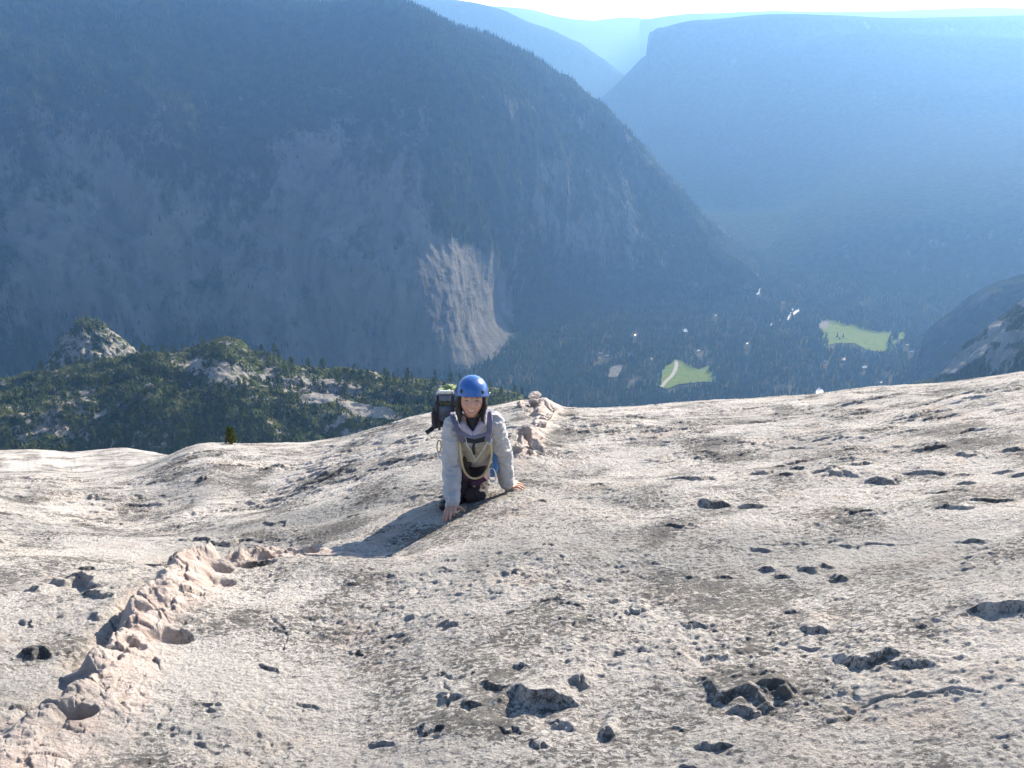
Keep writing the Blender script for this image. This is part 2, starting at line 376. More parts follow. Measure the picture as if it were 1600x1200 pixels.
# small granite dome beyond the ridge
nu, nv = 260, 160
th = np.linspace(0, 2 * np.pi, nu)[None]; tt = np.linspace(0, 1, nv)[:, None]
cx_, cy_, cz_ = P(132, 500, 1830); base_z = P(130, 640, 1700)[2] - 40
Ht = cz_ - base_z
rad = (1 - (1 - tt) ** 1.9) ** .62
prof = np.where(np.cos(th) < 0, 84, 96) * (tt ** .70) + 10 * tt * 4
zz = cz_ - Ht * tt ** 1.25 * np.ones_like(th)
lob = 1 + .16 * np.cos(3 * th + 1) * tt
X = np.stack([cx_ + prof * lob * np.cos(th), cy_ + 1.2 * prof * lob * np.sin(th), zz], -1)
d_ = fbm3(X[..., 0] / 45, X[..., 1] / 45, X[..., 2] / 110, 6, 81, .6) * 15 - np.abs(fbm3(X[..., 0] / 30, X[..., 1] / 30, X[..., 2] / 90, 4, 83)) * 14
X[..., 0] += np.cos(th) * d_; X[..., 1] += np.sin(th) * d_
X[..., 2] += d_ * .3 * (1 - tt)
o = mesh_np('rock_dome', X.reshape(-1, 3), grid_faces(nv, nu)[:, ::-1], M_RIDGE, attrs={'rock': (.46 + 0 * X[..., 0] + .10 * tt - .40 * sstep(.2, 0, tt) - .2 * np.sin(th) * 0)}); tag(o, kind='structure')
DOME = X
# ------------------------------------------------------------------ the granite slab underfoot
H0 = 1.62
LIP = [(-900, 745), (-300, 722), (0, 702), (50, 700), (110, 705), (160, 700), (230, 694), (300, 690), (400, 692), (480, 690), (540, 681), (590, 667), (640, 650),
       (700, 638), (760, 634), (810, 627), (850, 628), (880, 637), (930, 637), (1000, 633), (1060, 628), (1100, 625), (1170, 622), (1220, 618), (1270, 615),
       (1330, 606), (1400, 601), (1460, 599), (1500, 594), (1550, 587), (1600, 580), (1800, 560), (2600, 520)]
_az = []; _ta = []
for px, py in LIP:
    d = ray(px, py + 2); _az.append(math.atan2(d[0], d[1])); _ta.append(-d[2] / math.hypot(d[0], d[1]))
_az = np.array(_az); _ta = np.array(_ta)
_fa = np.linspace(-1.3, 1.3, 2601); _ft = np.interp(_fa, _az, _ta)
_k = np.exp(-np.linspace(-2, 2, 25) ** 2); _k /= _k.sum(); _ft = np.convolve(np.pad(_ft, 12, 'edge'), _k, 'valid')
_ks = np.exp(-np.linspace(-2, 2, 401) ** 2); _ks /= _ks.sum(); _fts = np.convolve(np.pad(_ft, 200, 'edge'), _ks, 'valid')
def base_z(x, y):
    r = np.hypot(x, y) + 1e-6; a = np.arctan2(x, y)
    T = np.interp(a, _fa, _ft); Ts = np.interp(a, _fa, _fts)
    w = sstep(4.5, 11, r); T = Ts * (1 - w) + T * w
    left = sstep(-.36, -.46, a)
    rl = 14.; c = H0 / rl ** 2
    tau = T - 2 * H0 / rl + H0 / r + c * r
    t2 = T - 2 * H0 / 27 + H0 / r + H0 / 27 ** 2 * r
    far = sstep(15, 23, r)
    tau = tau * (1 - left * far) + t2 * left * far + left * sstep(5, 12, r) * (1 - far) * .03
    return -r * tau
def ground_hit(px, py, zf=None):
    d = ray(px, py); h = math.hypot(d[0], d[1]); lo, hi = .8, 14.
    f = zf or base_z
    rs = np.linspace(.8, 24, 1200); g = rs * d[2] / h - f(rs * d[0] / h, rs * d[1] / h)
    k = np.argmax(g < 0); k = k if g[k] < 0 else np.argmin(g)
    r_ = rs[k]; return np.array([r_ * d[0] / h, r_ * d[1] / h, r_ * d[2] / h])
sx, sy = math.sin(SUN_AZ), math.cos(SUN_AZ)          # horizontal direction to the sun

def knob(x, y, z, cx, cy, wid, hgt, seed, pit=.3):
    """a broken ledge: steep, hollowed face away from the sun, long gentle slope behind it"""
    # local axes: e = view-facing direction mixed with the shadow side, s = across
    ex, ey = sx * .45 + .1, sy * .45 + .55; n = math.hypot(ex, ey); ex /= n; ey /= n
    m = (np.abs(x - cx) < wid * 2.2 + hgt * 9) & (np.abs(y - cy) < wid * 2.2 + hgt * 9)
    if not m.any(): return z
    xx = x[m] - cx; yy = y[m] - cy
    u = xx * ex + yy * ey; s = xx * ey - yy * ex
    wv = noise2(xx * 2.2 / wid, yy * 2.2 / wid, seed) * wid * .55 + noise2(xx * 6 / wid, yy * 6 / wid, seed + 5) * wid * .07
    u = u + wv
    side = np.exp(-(np.abs(s) / (wid * .52)) ** 3.2)
    up = sstep(-hgt * .45, hgt * .12, u) * np.exp(-np.clip(u, 0, None) / (hgt * 3.2 + wid * .25))
    dn = -pit * np.exp(-((u + hgt * .9) / (hgt * .9)) ** 2)
    z[m] += hgt * (up * .8 + dn) * side
    return z

PITS = [(838,1085,95,50),(907,1068,24,28),(948,1137,22,30),(813,1037,20,16),(1115,779,50,20),(1175,783,38,18),(858,856,24,8),(848,782,20,8),(1075,743,72,14),
 (995,960,25,14),(1198,890,20,14),(1222,901,22,9),(1270,887,42,13),(1312,900,24,13),(1235,957,20,9),(1270,980,34,18),(1355,1028,80,30),(1420,1045,50,18),
 (1210,1078,42,32),(1150,1085,90,28),(1170,1108,50,20),(1565,950,70,30),(1520,840,28,10),(1490,792,44,11),(1300,735,30,8),(1190,725,32,14),(1248,706,36,8),
 (1220,712,16,8),(1225,743,26,9),(1285,737,30,10),(1310,739,35,13),(1346,717,30,9),(1378,739,40,17),(1402,692,22,6),(1455,695,44,8),(1515,673,44,7),
 (1450,727,50,10),(1510,746,26,11),(1511,729,26,6),(1568,724,26,9),(1595,731,22,12),(1580,697,26,8),(1510,704,30,8),(1550,777,60,9),(1480,765,50,8),
 (1325,711,20,6),(1410,717,16,6),(1340,801,40,7),(1240,798,12,6),(1450,690,30,5),(1330,690,25,5),
 (125,893,84,36),(150,925,60,18),(55,912,26,16),(50,1012,36,22),(75,1016,30,16),(155,962,24,11),(40,965,18,9),(110,1060,30,20),
 (505,722,26,9),(527,723,18,7),(547,720,20,9),(582,718,26,9),(612,709,36,9),(648,702,30,11),(540,700,30,7),(570,701,16,6),(595,698,20,6),(465,732,40,7),
 (575,670,50,6),(615,662,60,7),(430,710,20,9),(443,712,14,8),(555,780,36,6),(430,779,60,7),(452,767,30,6),(312,716,14,12),(110,730,22,8),(125,722,26,6),
 (700,1085,42,18),(735,1100,30,14),(840,1160,26,15),(880,1130,36,18),(670,1140,50,13),(1055,1140,22,8),(770,1070,50,16),(330,800,120,10),(250,860,90,8),
 (1530,655,40,4),(1430,668,24,4),(1355,642,24,4),(1365,614,16,5),(1310,612,30,4),(1520,600,60,5),(1000,650,20,4),(1045,668,14,6),(1120,658,30,4),(1190,650,40,5),
 (1400,655,30,4),(1245,690,40,5),(1210,655,24,4),(860,650,10,4),(980,965,12,8),(1265,1010,30,10),(1480,1090,30,9),(1130,905,24,8),(640,960,20,7),(780,930,16,6),
 (1060,830,50,7),(960,770,36,6),(935,750,30,5),(330,1110,40,10),(420,1040,40,10),(480,1100,36,10),(560,1010,30,8),(610,905,20,5),(700,870,22,5)]
DIKE = [(-60,1230,.06,.30),(20,1178,.07,.26),(80,1140,.06,.2),(132,1100,.10,.16),(160,1060,.05,.16),(182,1030,.12,.12),(215,985,.10,.16),(262,940,.17,.18),(305,902,.22,.14),(328,886,.25,.08),
        (350,880,.05,.08),(385,868,.10,.10),(430,862,.09,.12),(490,856,.07,.10),(545,858,.03,.08)]
DIKE2 = [(535,850,.03,.05),(590,826,.045,.05),(640,805,.025,.05),(690,780,.05,.06),(705,765,.02,.05)]
DIKE3 = [(800,714,.03,.12),(812,702,.10,.12),(826,688,.17,.10),(838,674,.04,.09),(842,655,.05,.14),(850,640,.13,.17),(855,630,.20,.20),(842,625,.17,.22),(820,626,.12,.22),(797,631,.04,.2)]
DP = [[(ground_hit(a, b)[:2], h, w) for a, b, h, w in D] for D in (DIKE, DIKE2, DIKE3)]
DKS = [(g[1:], h) for D in () for g, h in D]

def worley(x, y):
    xi = np.floor(x).astype(np.int32); yi = np.floor(y).astype(np.int32)
    f1 = np.full(x.shape, 9.); f2 = f1.copy(); a = np.zeros(x.shape); b = a.copy(); dx1 = a.copy(); dy1 = a.copy()
    for i in (-1, 0, 1):
        for j in (-1, 0, 1):
            h = _perm[_perm[(xi + i) & 4095] + ((yi + j) & 4095)]; p = (h & 63) / 63.; q = ((h >> 6) & 63) / 63.
            dx = x - (xi + i + p); dy = y - (yi + j + q); d = np.hypot(dx, dy)
            k = d < f1; f2 = np.where(k, f1, np.minimum(f2, d)); f1 = np.where(k, d, f1); hh = ((h * 7 + 13) & 127) / 127.
            a = np.where(k, hh, a); b = np.where(k, q, b); dx1 = np.where(k, dx, dx1); dy1 = np.where(k, dy, dy1)
    return f1, f2, a, b, dx1, dy1
CRACKS = [[(655,1058),(690,1050),(712,1056),(740,1048)], [(690,1062),(700,1085),(692,1110)], [(790,966),(850,950),(905,957),(985,948)], [(1180,862),(1260,850),(1340,852),(1430,842)], [(420,985),(446,992),(440,1012)],
          [(260,985),(420,972),(450,985)][1:], [(1020,690),(1120,684),(1240,690)], [(880,820),(960,812),(1060,818),(1120,812)], [(130,840),(280,826),(420,822)], [(0,985),(90,962),(190,950)], [(1290,1130),(1400,1100),(1520,1095)]]
def slab_detail(x, y):
    r = np.hypot(x, y); z = np.zeros(x.shape); dk = np.zeros(x.shape)
    # broad swells, runnels and the basin on the left
    far = sstep(9, 14, r)
    z += fbm2(x / 1.9, y / 1.4, 3, 100) * .09 * (1 + r * .05) * (1 - .75 * far) * sstep(1.5, 4, r)
    z += fbm2(x / .55, y / .40, 3, 110, .5) * .014
    bx, by = ground_hit(235, 760)[:2]; z -= .42 * np.exp(-(((x - bx) * .9 + (y - by) * .2) / 1.5) ** 2 - ((y - by) / 1.9) ** 2)
    bx, by = ground_hit(420, 825)[:2]; z -= .10 * np.exp(-((x - bx) / .9) ** 2 - ((y - by) / .5) ** 2)
    bx, by = ground_hit(960, 720)[:2]; z -= .13 * np.exp(-((x - bx) / 1.1) ** 2 - ((y - by) / 1.0) ** 2)
    bx, by = ground_hit(605, 850)[:2]; z -= .045 * np.exp(-((x - bx) / .25) ** 2 - ((y - by) / .30) ** 2)
    bx, by = ground_hit(490, 895)[:2]; z += .085 * np.exp(-((x - bx) / .42) ** 2 - ((y - by) / .34) ** 2)  # low swell added to cut the climber's cast shadow short
    # dikes
    for D in DP:
        best = np.full(x.shape, 9.); hh = np.zeros(x.shape); ww = np.ones(x.shape); sg = np.zeros(x.shape); pr = np.zeros(x.shape)
        xs_ = [q[0][0] for q in D]; ys_ = [q[0][1] for q in D]
        m = (x > min(xs_) - 1.3) & (x < max(xs_) + 1.3) & (y > min(ys_) - 1.3) & (y < max(ys_) + 1.3)
        X_, Y_ = x[m], y[m]
        wx = fbm2(X_ / .24, Y_ / .24, 2, 130) * .08; wy = fbm2(X_ / .24, Y_ / .24, 2, 140) * .08
        Xw, Yw = X_ + wx, Y_ + wy
        b_ = np.full(X_.shape, 9.); h_ = np.zeros(X_.shape); w_ = np.ones(X_.shape); s_ = np.zeros(X_.shape)
        for (p0, h0, w0), (p1, h1, w1) in zip(D[:-1], D[1:]):
            d = p1 - p0; L = np.hypot(*d) + 1e-9; d = d / L
            tt_ = np.clip((Xw - p0[0]) * d[0] + (Yw - p0[1]) * d[1], 0, L); qx = Xw - p0[0] - tt_ * d[0]; qy = Yw - p0[1] - tt_ * d[1]
            dist = np.hypot(qx, qy); side = qx * d[1] - qy * d[0]
            k = dist < b_
            f_ = tt_ / L; b_[k] = dist[k]; h_[k] = (h0 + (h1 - h0) * f_)[k]; w_[k] = (w0 + (w1 - w0) * f_)[k]; s_[k] = side[k]
        right = s_ > 0
        ridge_ = np.where(right, np.exp(-(b_ / (w_ * 1.0)) ** 1.25) , np.exp(-(b_ / (w_ * .38)) ** 2.4))
        lump = .95 + .40 * fbm2(X_ / .26, Y_ / .26, 2, 155) + .30 * (.35 - np.abs(noise2(X_ / .12, Y_ / .12, 150)))
        dz = .84 * h_ * ridge_ * np.clip(lump, .05, 1.6)
        dz -= .05 * np.exp(-((b_ - w_ * .75) / .05) ** 2) * (~right) * sstep(.04, .1, h_)
        cr_ = np.abs(fbm2(X_ / .15, Y_ / .13, 4, 158, .55)); dz += np.exp(-(b_ / (w_ * 1.5)) ** 2) * (.009 - .034 * cr_) * sstep(.02, .1, h_)
        vx = X_ / .15 + .35 * noise2(X_ / .1, Y_ / .1, 159); vy = Y_ / .13 + .35 * noise2(X_ / .1, Y_ / .1, 161)
        f1, f2, hc1, hc2, ddx, ddy = worley(vx, vy)
        env = np.exp(-(b_ / (w_ * 1.25)) ** 2) * sstep(.02, .1, h_)
        dz += env * ((hc1 - .5) * .026 + (hc2 - .5) * ddx * .03 + (hc1 * 3.7 % 1 - .4) * ddy * .045 - .012 * sstep(.16, .0, f2 - f1))
        f1, f2, hc1, hc2, ddx, ddy = worley(vx * 2.9, vy * 2.9)
        dz += env * ((hc1 - .5) * .012 + (hc2 - .5) * ddx * .014 - .005 * sstep(.2, .0, f2 - f1))
        sc_ = 1 - 2.2 * np.abs(noise2(X_ / .11, Y_ / .11, 160)); dz += np.exp(-(b_ / (w_ * 1.8)) ** 2) * .009 * sc_
        z[m] += dz
        dd = sstep(1.55, .55, b_ / (w_ * np.where(right, 1.25, .8)) + .55 * fbm2(X_ / .12, Y_ / .12, 4, 165, .6)) * sstep(.0, .05, h_)
        dk[m] = np.maximum(dk[m], dd)
    # hollows in the dike
    for px, py, w, dep in ((388, 888, .13, .12), (405, 872, .08, .05), (345, 905, .06, .05), (478, 862, .07, .04), (458, 880, .04, .03), (265, 1003, .08, .06), (235, 975, .05, .04), (205, 1025, .05, .04), (120, 1135, .06, .06), (345, 925, .07, .04)):
        c = ground_hit(px, py)[:2]; dd = np.hypot((x - c[0]) * .75, y - c[1]) + noise2(x / .07, y / .07, 171) * .02
        z -= dep * sstep(w, w * .45, dd)
    # ledges and knobs seen in the photo
    for i, (px, py, w, h) in enumerate(PITS):
        g = ground_hit(px, py + h * .35); dist = np.linalg.norm(g)
        wd = w * dist / F; hg = min(h * dist / F / 1.7, .085)
        z = knob(x, y, z, g[0], g[1], wd, hg, 200 + i)
    # smaller random ones
    rr = np.random.default_rng(11)
    for i in range(90):
        a = rr.uniform(-.72, .72); q = 1.7 * (13 / 1.7) ** rr.uniform(0, 1) ** .8
        wd = rr.uniform(.03, .10) * (1 + q * .05); hg = wd * rr.uniform(.10, .28)
        z = knob(x, y, z, math.sin(a) * q, math.cos(a) * q, wd, hg, 400 + i, .5)
    # weathered grain
    rough = .55 + .9 * sstep(-.25, .35, fbm2(x / 1.1, y / .8, 3, 180))
    smooth = 1 - .55 * dk
    z += (fbm2(x / .11, y / .085, 4, 190, .62)) * .0075 * rough * smooth
    hole = noise2(x / .05, y / .042, 197); z -= sstep(.22, .5, hole) * .005 * rough * smooth
    led = fbm2(x / .33 + y * .5, y / .13 - x * .9, 3, 185); z += (.004 + .012 * sstep(5, 9, r)) * sstep(-.02, .22, led) * rough * (1 - dk)
    for ci, ck in enumerate(CRACKS):
        q = [ground_hit(*c)[:2] for c in ck]; wx = x + .03 * noise2(x / .09, y / .09, 600 + ci); wy = y + .05 * noise2(x / .12, y / .12, 620 + ci)
        for p0, p1 in zip(q[:-1], q[1:]):
            m = (x > min(p0[0], p1[0]) - .2) & (x < max(p0[0], p1[0]) + .2) & (y > min(p0[1], p1[1]) - .2) & (y < max(p0[1], p1[1]) + .2)
            d = p1 - p0; L = np.hypot(*d); d = d / L; tt_ = np.clip((wx[m] - p0[0]) * d[0] + (wy[m] - p0[1]) * d[1], 0, L)
            b = np.hypot(wx[m] - p0[0] - tt_ * d[0], wy[m] - p0[1] - tt_ * d[1]); z[m] -= .013 * np.exp(-(b / .0075) ** 2) * (.4 + np.abs(noise2(x[m] / .06, y[m] / .06, 640)) * 2)
    z += fbm2(x / .042, y / .034, 2, 195) * .0048 * (.4 + rough * .6) * smooth
    near = sstep(9, 4, r); z += noise2(x / .016, y / .016, 199) * .0016 * near * smooth
    return z, dk
def rim(a, r):   # fade of detail height along the skyline so the lip keeps its line
    return 1 - .45 * sstep(9, 14, r)
na = 1500; nr_ = 1450
aa = np.concatenate([np.linspace(-1.25, -.66, 60)[:-1], np.linspace(-.66, .66, na), np.linspace(.66, 1.25, 60)[1:]])
rq = np.concatenate([np.geomspace(.4, 1.75, 50)[:-1], np.geomspace(1.75, 19, nr_), np.geomspace(19, 300, 100)[1:]])
A, Q = np.meshgrid(aa, rq)
SX, SY = Q * np.sin(A), Q * np.cos(A)
dz_, DK = slab_detail(SX, SY)
SZ = base_z(SX, SY) + dz_ * rim(A, Q)
stain = sstep(.05, .4, fbm2(SX / 2.4 + 3, SY / 1.3, 4, 220)) * .55 + .5 * np.exp(-((SX - ground_hit(520, 790)[0]) / 1.3) ** 2 - ((SY - ground_hit(520, 790)[1]) / .8) ** 2)
slab = mesh_np('rock_slab', np.stack([SX, SY, SZ], -1).reshape(-1, 3), grid_faces(len(rq), len(aa)), M_GRANITE, attrs={'dike': DK, 'stain': np.clip(stain, 0, 1)})
tag(slab, kind='structure')
_lr = np.log(rq)
def slab_z(x, y):                                   # height of the built slab
    r = math.hypot(x, y); a = math.atan2(x, y)
    i = np.clip(np.searchsorted(rq, r) - 1, 0, len(rq) - 2); j = np.clip(np.searchsorted(aa, a) - 1, 0, len(aa) - 2)
    return float(SZ[i:i + 2, j:j + 2].mean())
def on_slab(px, py):                                # pixel -> point on the built slab
    d = ray(px, py); h = math.hypot(d[0], d[1])
    for r_ in np.arange(1.8, 22, .01):
        x, y, z = r_ * d[0] / h, r_ * d[1] / h, r_ * d[2] / h
        if z < slab_z(x, y): return np.array([x, y, slab_z(x, y)])
    return np.array([x, y, z])
# ------------------------------------------------------------------ woods
def tree_template(kind, r_):
    V = []; Fc = []
    n = 6
    if kind == 0: tiers = [(1.0, 0, .52, .42), (.66, .0, .26, .78), (.36, 0, .05, 1.0)]
    else: tiers = [(1.0, 0, .45, .62), (.62, 0, .15, 1.0)]
    for top, _, bot, wd in tiers:
        a0 = r_.uniform(0, 6.3); b = len(V)
        V.append((r_.uniform(-.06, .06), r_.uniform(-.06, .06), top))
        for k in range(n):
            a = a0 + 2 * math.pi * k / n; w = wd * .5 * r_.uniform(.62, 1.15)
            V.append((w * math.cos(a), w * math.sin(a), bot + r_.uniform(-.06, .06)))
        for k in range(n): Fc.append((b, b + 1 + k, b + 1 + (k + 1) % n))
    return np.array(V), np.array(Fc)
def wood(name, pts, h, w, mat, kinds=(0,), seed=1, label=None, cat=None):
    r_ = np.random.default_rng(seed); Vs = []; Fs = []; off = 0
    tpl = [tree_template(k, r_) for k in kinds for _ in range(5)]
    pick = r_.integers(0, len(tpl), len(pts))
    for i, (tv, tf) in enumerate(tpl):
        m = pick == i; p = pts[m]
        if not len(p): continue
        a = r_.uniform(0, 6.28, len(p)); ca, sa = np.cos(a)[:, None], np.sin(a)[:, None]
        hh, ww = h[m][:, None], w[m][:, None]
        vx = (tv[None, :, 0] * ca - tv[None, :, 1] * sa) * ww + p[:, :1]; vy = (tv[None, :, 0] * sa + tv[None, :, 1] * ca) * ww + p[:, 1:2]
        vz = tv[None, :, 2] * hh + p[:, 2:3]
        Vs.append(np.stack([vx, vy, vz], -1).reshape(-1, 3)); nv = len(tv)
        Fs.append((tf[None] + (np.arange(len(p)) * nv)[:, None, None]).reshape(-1, 3) + off); off += len(p) * nv
    o = mesh_np(name, np.concatenate(Vs), np.concatenate(Fs), mat, smooth=False)
    return tag(o, label, cat, kind='stuff')

MEADOW1 = [(1284,506),(1300,502),(1330,510),(1362,518),(1391,521),(1388,538),(1377,546),(1352,543),(1335,534),(1312,534),(1293,538),(1296,520)]
MEADOW2 = [(1034,598),(1038,577),(1051,565),(1062,566),(1078,573),(1088,579),(1102,573),(1108,583),(1116,594),(1090,594),(1062,597),(1048,603)]
MEADOW3 = [(1396,522),(1412,520),(1416,527),(1400,530)]
ROAD = [(1034,604),(1041,595),(1050,587),(1055,578),(1057,570),(1056,562)]
PARK = [(950,588),(956,573),(972,571),(965,588)]
PARK2 = [(1280,512),(1284,503),(1296,500),(1292,513)]
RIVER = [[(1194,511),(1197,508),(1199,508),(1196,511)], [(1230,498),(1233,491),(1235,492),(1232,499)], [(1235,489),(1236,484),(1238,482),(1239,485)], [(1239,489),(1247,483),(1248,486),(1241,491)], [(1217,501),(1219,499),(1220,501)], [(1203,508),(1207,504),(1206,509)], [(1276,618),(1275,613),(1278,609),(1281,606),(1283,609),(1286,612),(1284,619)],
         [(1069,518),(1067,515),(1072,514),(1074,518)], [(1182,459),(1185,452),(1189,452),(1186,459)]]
CLEAR = [MEADOW1, MEADOW2, MEADOW3, PARK, PARK2] + RIVER
rl = [(x - 3.5, y) for x, y in ROAD] + [(x + 3.5, y) for x, y in ROAD[::-1]]; CLEAR.append(rl)
HOUSES = [(938,553,16,0),(948,557,14,0),(937,561,11,0),(1091,549,15,1),(1318,563,24,2),(1350,575,22,3),(1376,599,14,3),(1424,551,14,3),(992,525,12,3),(1018,562,15,2),(1417,540,11,3),(1167,538,12,3),(1224,474,16,2),(1118,494,12,0),(1290,566,12,0)]
for hx, hy, *_ in HOUSES: CLEAR.append([(hx - 5, hy - 3), (hx + 5, hy - 3), (hx + 5, hy + 3), (hx - 5, hy + 3)])
def lipy(px): return np.interp(px, [a for a, b in LIP], [b for a, b in LIP])

def scatter_valley():
    r_ = np.random.default_rng(21); n = 62000
    x = r_.uniform(-500, 3000, n); y = r_.uniform(2900, 5600, n)
    h = r_.uniform(20, 36, n) * (1 + .2 * noise2(x / 200, y / 200, 300)); w = h * r_.uniform(.26, .40, n)
    p = np.stack([x, y, np.full(n, ZV)], 1); px, py, _ = project(p)
    keep = (px > -60) & (px < 1660) & (py < lipy(px) + 30)
    for f in (.0, .35, .7, .95):
        qx, qy, _ = project(p + np.array([0, 0, 1]) * (h * f)[:, None])
        for c in CLEAR: keep &= ~in_poly(qx + 5 * noise2(x / 40, y / 40, 305), qy + 3 * noise2(x / 40, y / 40, 306), c)
    grove = (np.hypot(px - 1312, (py - 527) * 1.3) < 6); keep |= grove & (r_.uniform(size=n) < .6)
    keep &= fbm2(x / 120, y / 120, 3, 310) > -.42
    return p[keep], h[keep], w[keep]
p_, h_, w_ = scatter_valley()
wood('valley_forest', p_, h_, w_, M_FOREST, (0, 0, 1), 5)

def scatter_mesh(X, RK, n, lo, hi, hmin, hmax, seed, keepf):
    r_ = np.random.default_rng(seed); nr, nc = X.shape[:2]
    i = r_.integers(0, nr - 1, n); j = r_.integers(0, nc - 1, n); f = r_.uniform(0, 1, (n, 1))
    p = X[i, j] * f + X[i + 1, j + 1] * (1 - f); rk = RK[i, j]
    px, py, _ = project(p)
    k = (rk + .55 * fbm2(px / 26, py / 14, 4, seed + 3) < lo + r_.uniform(0, hi, n)) & (px > -700) & (px < 1660) & (py > -80)
    k &= keepf(px, py, p)
    p = p[k]; h = r_.uniform(hmin, hmax, len(p)); return p, h
p_, h_ = scatter_mesh(LM, LRK, 90000, .20, .35, 17, 34, 31, lambda px, py, p: (p[:, 2] > ZV + 8) & (py < 620))
p_[:, 2] -= 3
wood('mountain_forest', p_, h_, h_ * .32, M_FOREST, (0, 0, 1), 6)

# chaparral and saplings on the ridge and the little dome
p_, h_ = scatter_mesh(RM, RRK, 60000, .24, .4, 2.0, 5.5, 41, lambda px, py, p: (py < lipy(px) + 40) & (py > 500))
k = in_poly(*project(p_)[:2], [(-80, 500), (900, 500), (900, 760), (-80, 760)])
p_ = p_[k]; h_ = h_[k]; p_[:, 2] -= .6
r_ = np.random.default_rng(8)
q = DOME[2:110].reshape(-1, 3); q = q[r_.integers(0, len(q), 260)]; px, py, dd = project(q)
q = q[fbm2(px / 12, py / 12, 3, 330) + .5 * sstep(540, 505, py) > .12]
wood('undergrowth', np.concatenate([p_, q - [0, 0, 1]]), np.concatenate([h_, r_.uniform(6, 14, len(q))]), np.concatenate([h_ * 1.0, r_.uniform(4, 8, len(q))]), M_BUSH, (1,), 7)

# individual pines: trunk with limbs + crown of small leaf-clump faces
def tube_bm(bm, pts, radii, seg=6, cap=True):
    pts = [Vector(p) for p in pts]; rings = []
    for i, (p, r) in enumerate(zip(pts, radii)):
        d = (pts[min(i + 1, len(pts) - 1)] - pts[max(i - 1, 0)]).normalized()
        a = d.orthogonal().normalized() if i == 0 else (prev - d * prev.dot(d)).normalized()
        prev = a; b = d.cross(a)
        rings.append([bm.verts.new(p + (a * math.cos(2 * math.pi * k / seg) + b * math.sin(2 * math.pi * k / seg)) * r) for k in range(seg)])
    for r0, r1 in zip(rings, rings[1:]):
        for k in range(seg): bm.faces.new((r0[k], r0[(k + 1) % seg], r1[(k + 1) % seg], r1[k]))
    if cap:
        bm.faces.new(rings[0][::-1]); bm.faces.new(rings[-1])
    return bm
def bm_obj(name, bm, mat=None, parent=None, smooth=True):
    me = bpy.data.meshes.new(name); bm.normal_update(); bm.to_mesh(me); bm.free()
    if smooth: me.polygons.foreach_set('use_smooth', np.ones(len(me.polygons), bool))
    if mat: me.materials.append(mat)
    o = bpy.data.objects.new(name, me); C.objects.link(o)
    if parent: o.parent = parent
    return o
def make_pine(kind, seed):                           # 1 m tall unit tree
    r_ = random.Random(seed); t = empty('pine_tree')
    bm = bmesh.new(); lean = r_.uniform(-.02, .02)
    top = .96 if kind == 0 else .86
    tube_bm(bm, [(0, 0, -.04), (lean * .3, 0, .3), (lean, lean * .5, .65), (lean, 0, top)], [.022, .017, .010, .003], 6)
    cb = bmesh.new(); nb = 46 if kind == 0 else (34 if kind == 1 else 30)
    for b in range(nb):
        f = b / (nb - 1)
        if kind == 0: z = .16 + .82 * f; L = .20 * (1 - f) ** .8 + .02; dz = -.15
        elif kind == 1: z = .34 + .62 * f; L = .23 * math.sqrt(max(.03, 1 - (2 * f - .75) ** 2 / 1.6)) * (1.05 - .55 * f); dz = .12
        else: z = .22 + .7 * f; L = .33 * math.sqrt(max(.05, 1 - (1.6 * f - .6) ** 2)); dz = .25
        L *= r_.uniform(.6, 1.2); a = b * 2.4 + r_.uniform(-.5, .5); d = Vector((math.cos(a), math.sin(a), dz + r_.uniform(-.1, .1)))
        p0 = Vector((lean * z, 0, z))
        if b % 3 == 0: tube_bm(bm, [p0, p0 + d * L * .8], [.006, .002], 4)
        for c in range(9 if kind == 0 else 13):
            q = p0 + d * L * (r_.uniform(.2, 1.05)) + Vector([r_.gauss(0, .018 + .012 * kind) for _ in range(3)])
            s = r_.uniform(.016, .036) * (1 + .25 * kind)
            u = Vector([r_.gauss(0, 1) for _ in range(3)]).normalized(); v = u.orthogonal().normalized(); v.rotate(Matrix.Rotation(r_.uniform(0, 6.28), 3, u)); w = u.cross(v)
            vs = [cb.verts.new(q + v * s * x * r_.uniform(.7, 1.2) + w * s * y * .6) for x, y in ((-1, -.5), (0, -1), (1, 0), (.3, 1), (-.8, .7))]
            cb.faces.new(vs)
    tr = bm_obj('trunk', bm, M_BARK, t); cr = bm_obj('crown', cb, M_PINE, t, smooth=False)
    return t, tr, cr
protos = [make_pine(k, 50 + i) for i, k in enumerate((0, 0, 0, 1, 1, 1, 2))]
used = [False] * len(protos)
def put_tree(p, h, k, rz, label, group, cat='pine tree', name=None, wide=1.0):
    t, tr, cr = protos[k]
    if used[k]:
        t2 = t.copy(); C.objects.link(t2)
        for c in (tr, cr): d = c.copy(); C.objects.link(d); d.parent = t2
        t = t2
        for kk in list(t.keys()):
            if kk in ('label', 'category', 'group'): del t[kk]
    used[k] = True
    if name: t.name = name
    t.location = p; t.scale = (h * wide, h * wide, h); t.rotation_euler = (0, 0, rz)
    return tag(t, label, cat, group)
def ridge_pt(px, py):                                # nearest ridge vertex seen at that pixel
    d = (RPX - px) ** 2 + (RPY - py) ** 2; i = int(np.argmin(d)); return RM.reshape(-1, 3)[i]
RPX, RPY, RPD = project(RM.reshape(-1, 3))
put_tree(ridge_pt(246, 655), 34, 0, 1.0, 'tallest dark conical fir standing on the shaded slope above the left of the slab', None, 'fir tree', 'fir_tree', 1.1)
put_tree(ridge_pt(345, 550) - [0, 0, 1], 14, 4, 1.0, 'bushy dark pine crowning the highest rocky knoll of the wooded ridge', None)
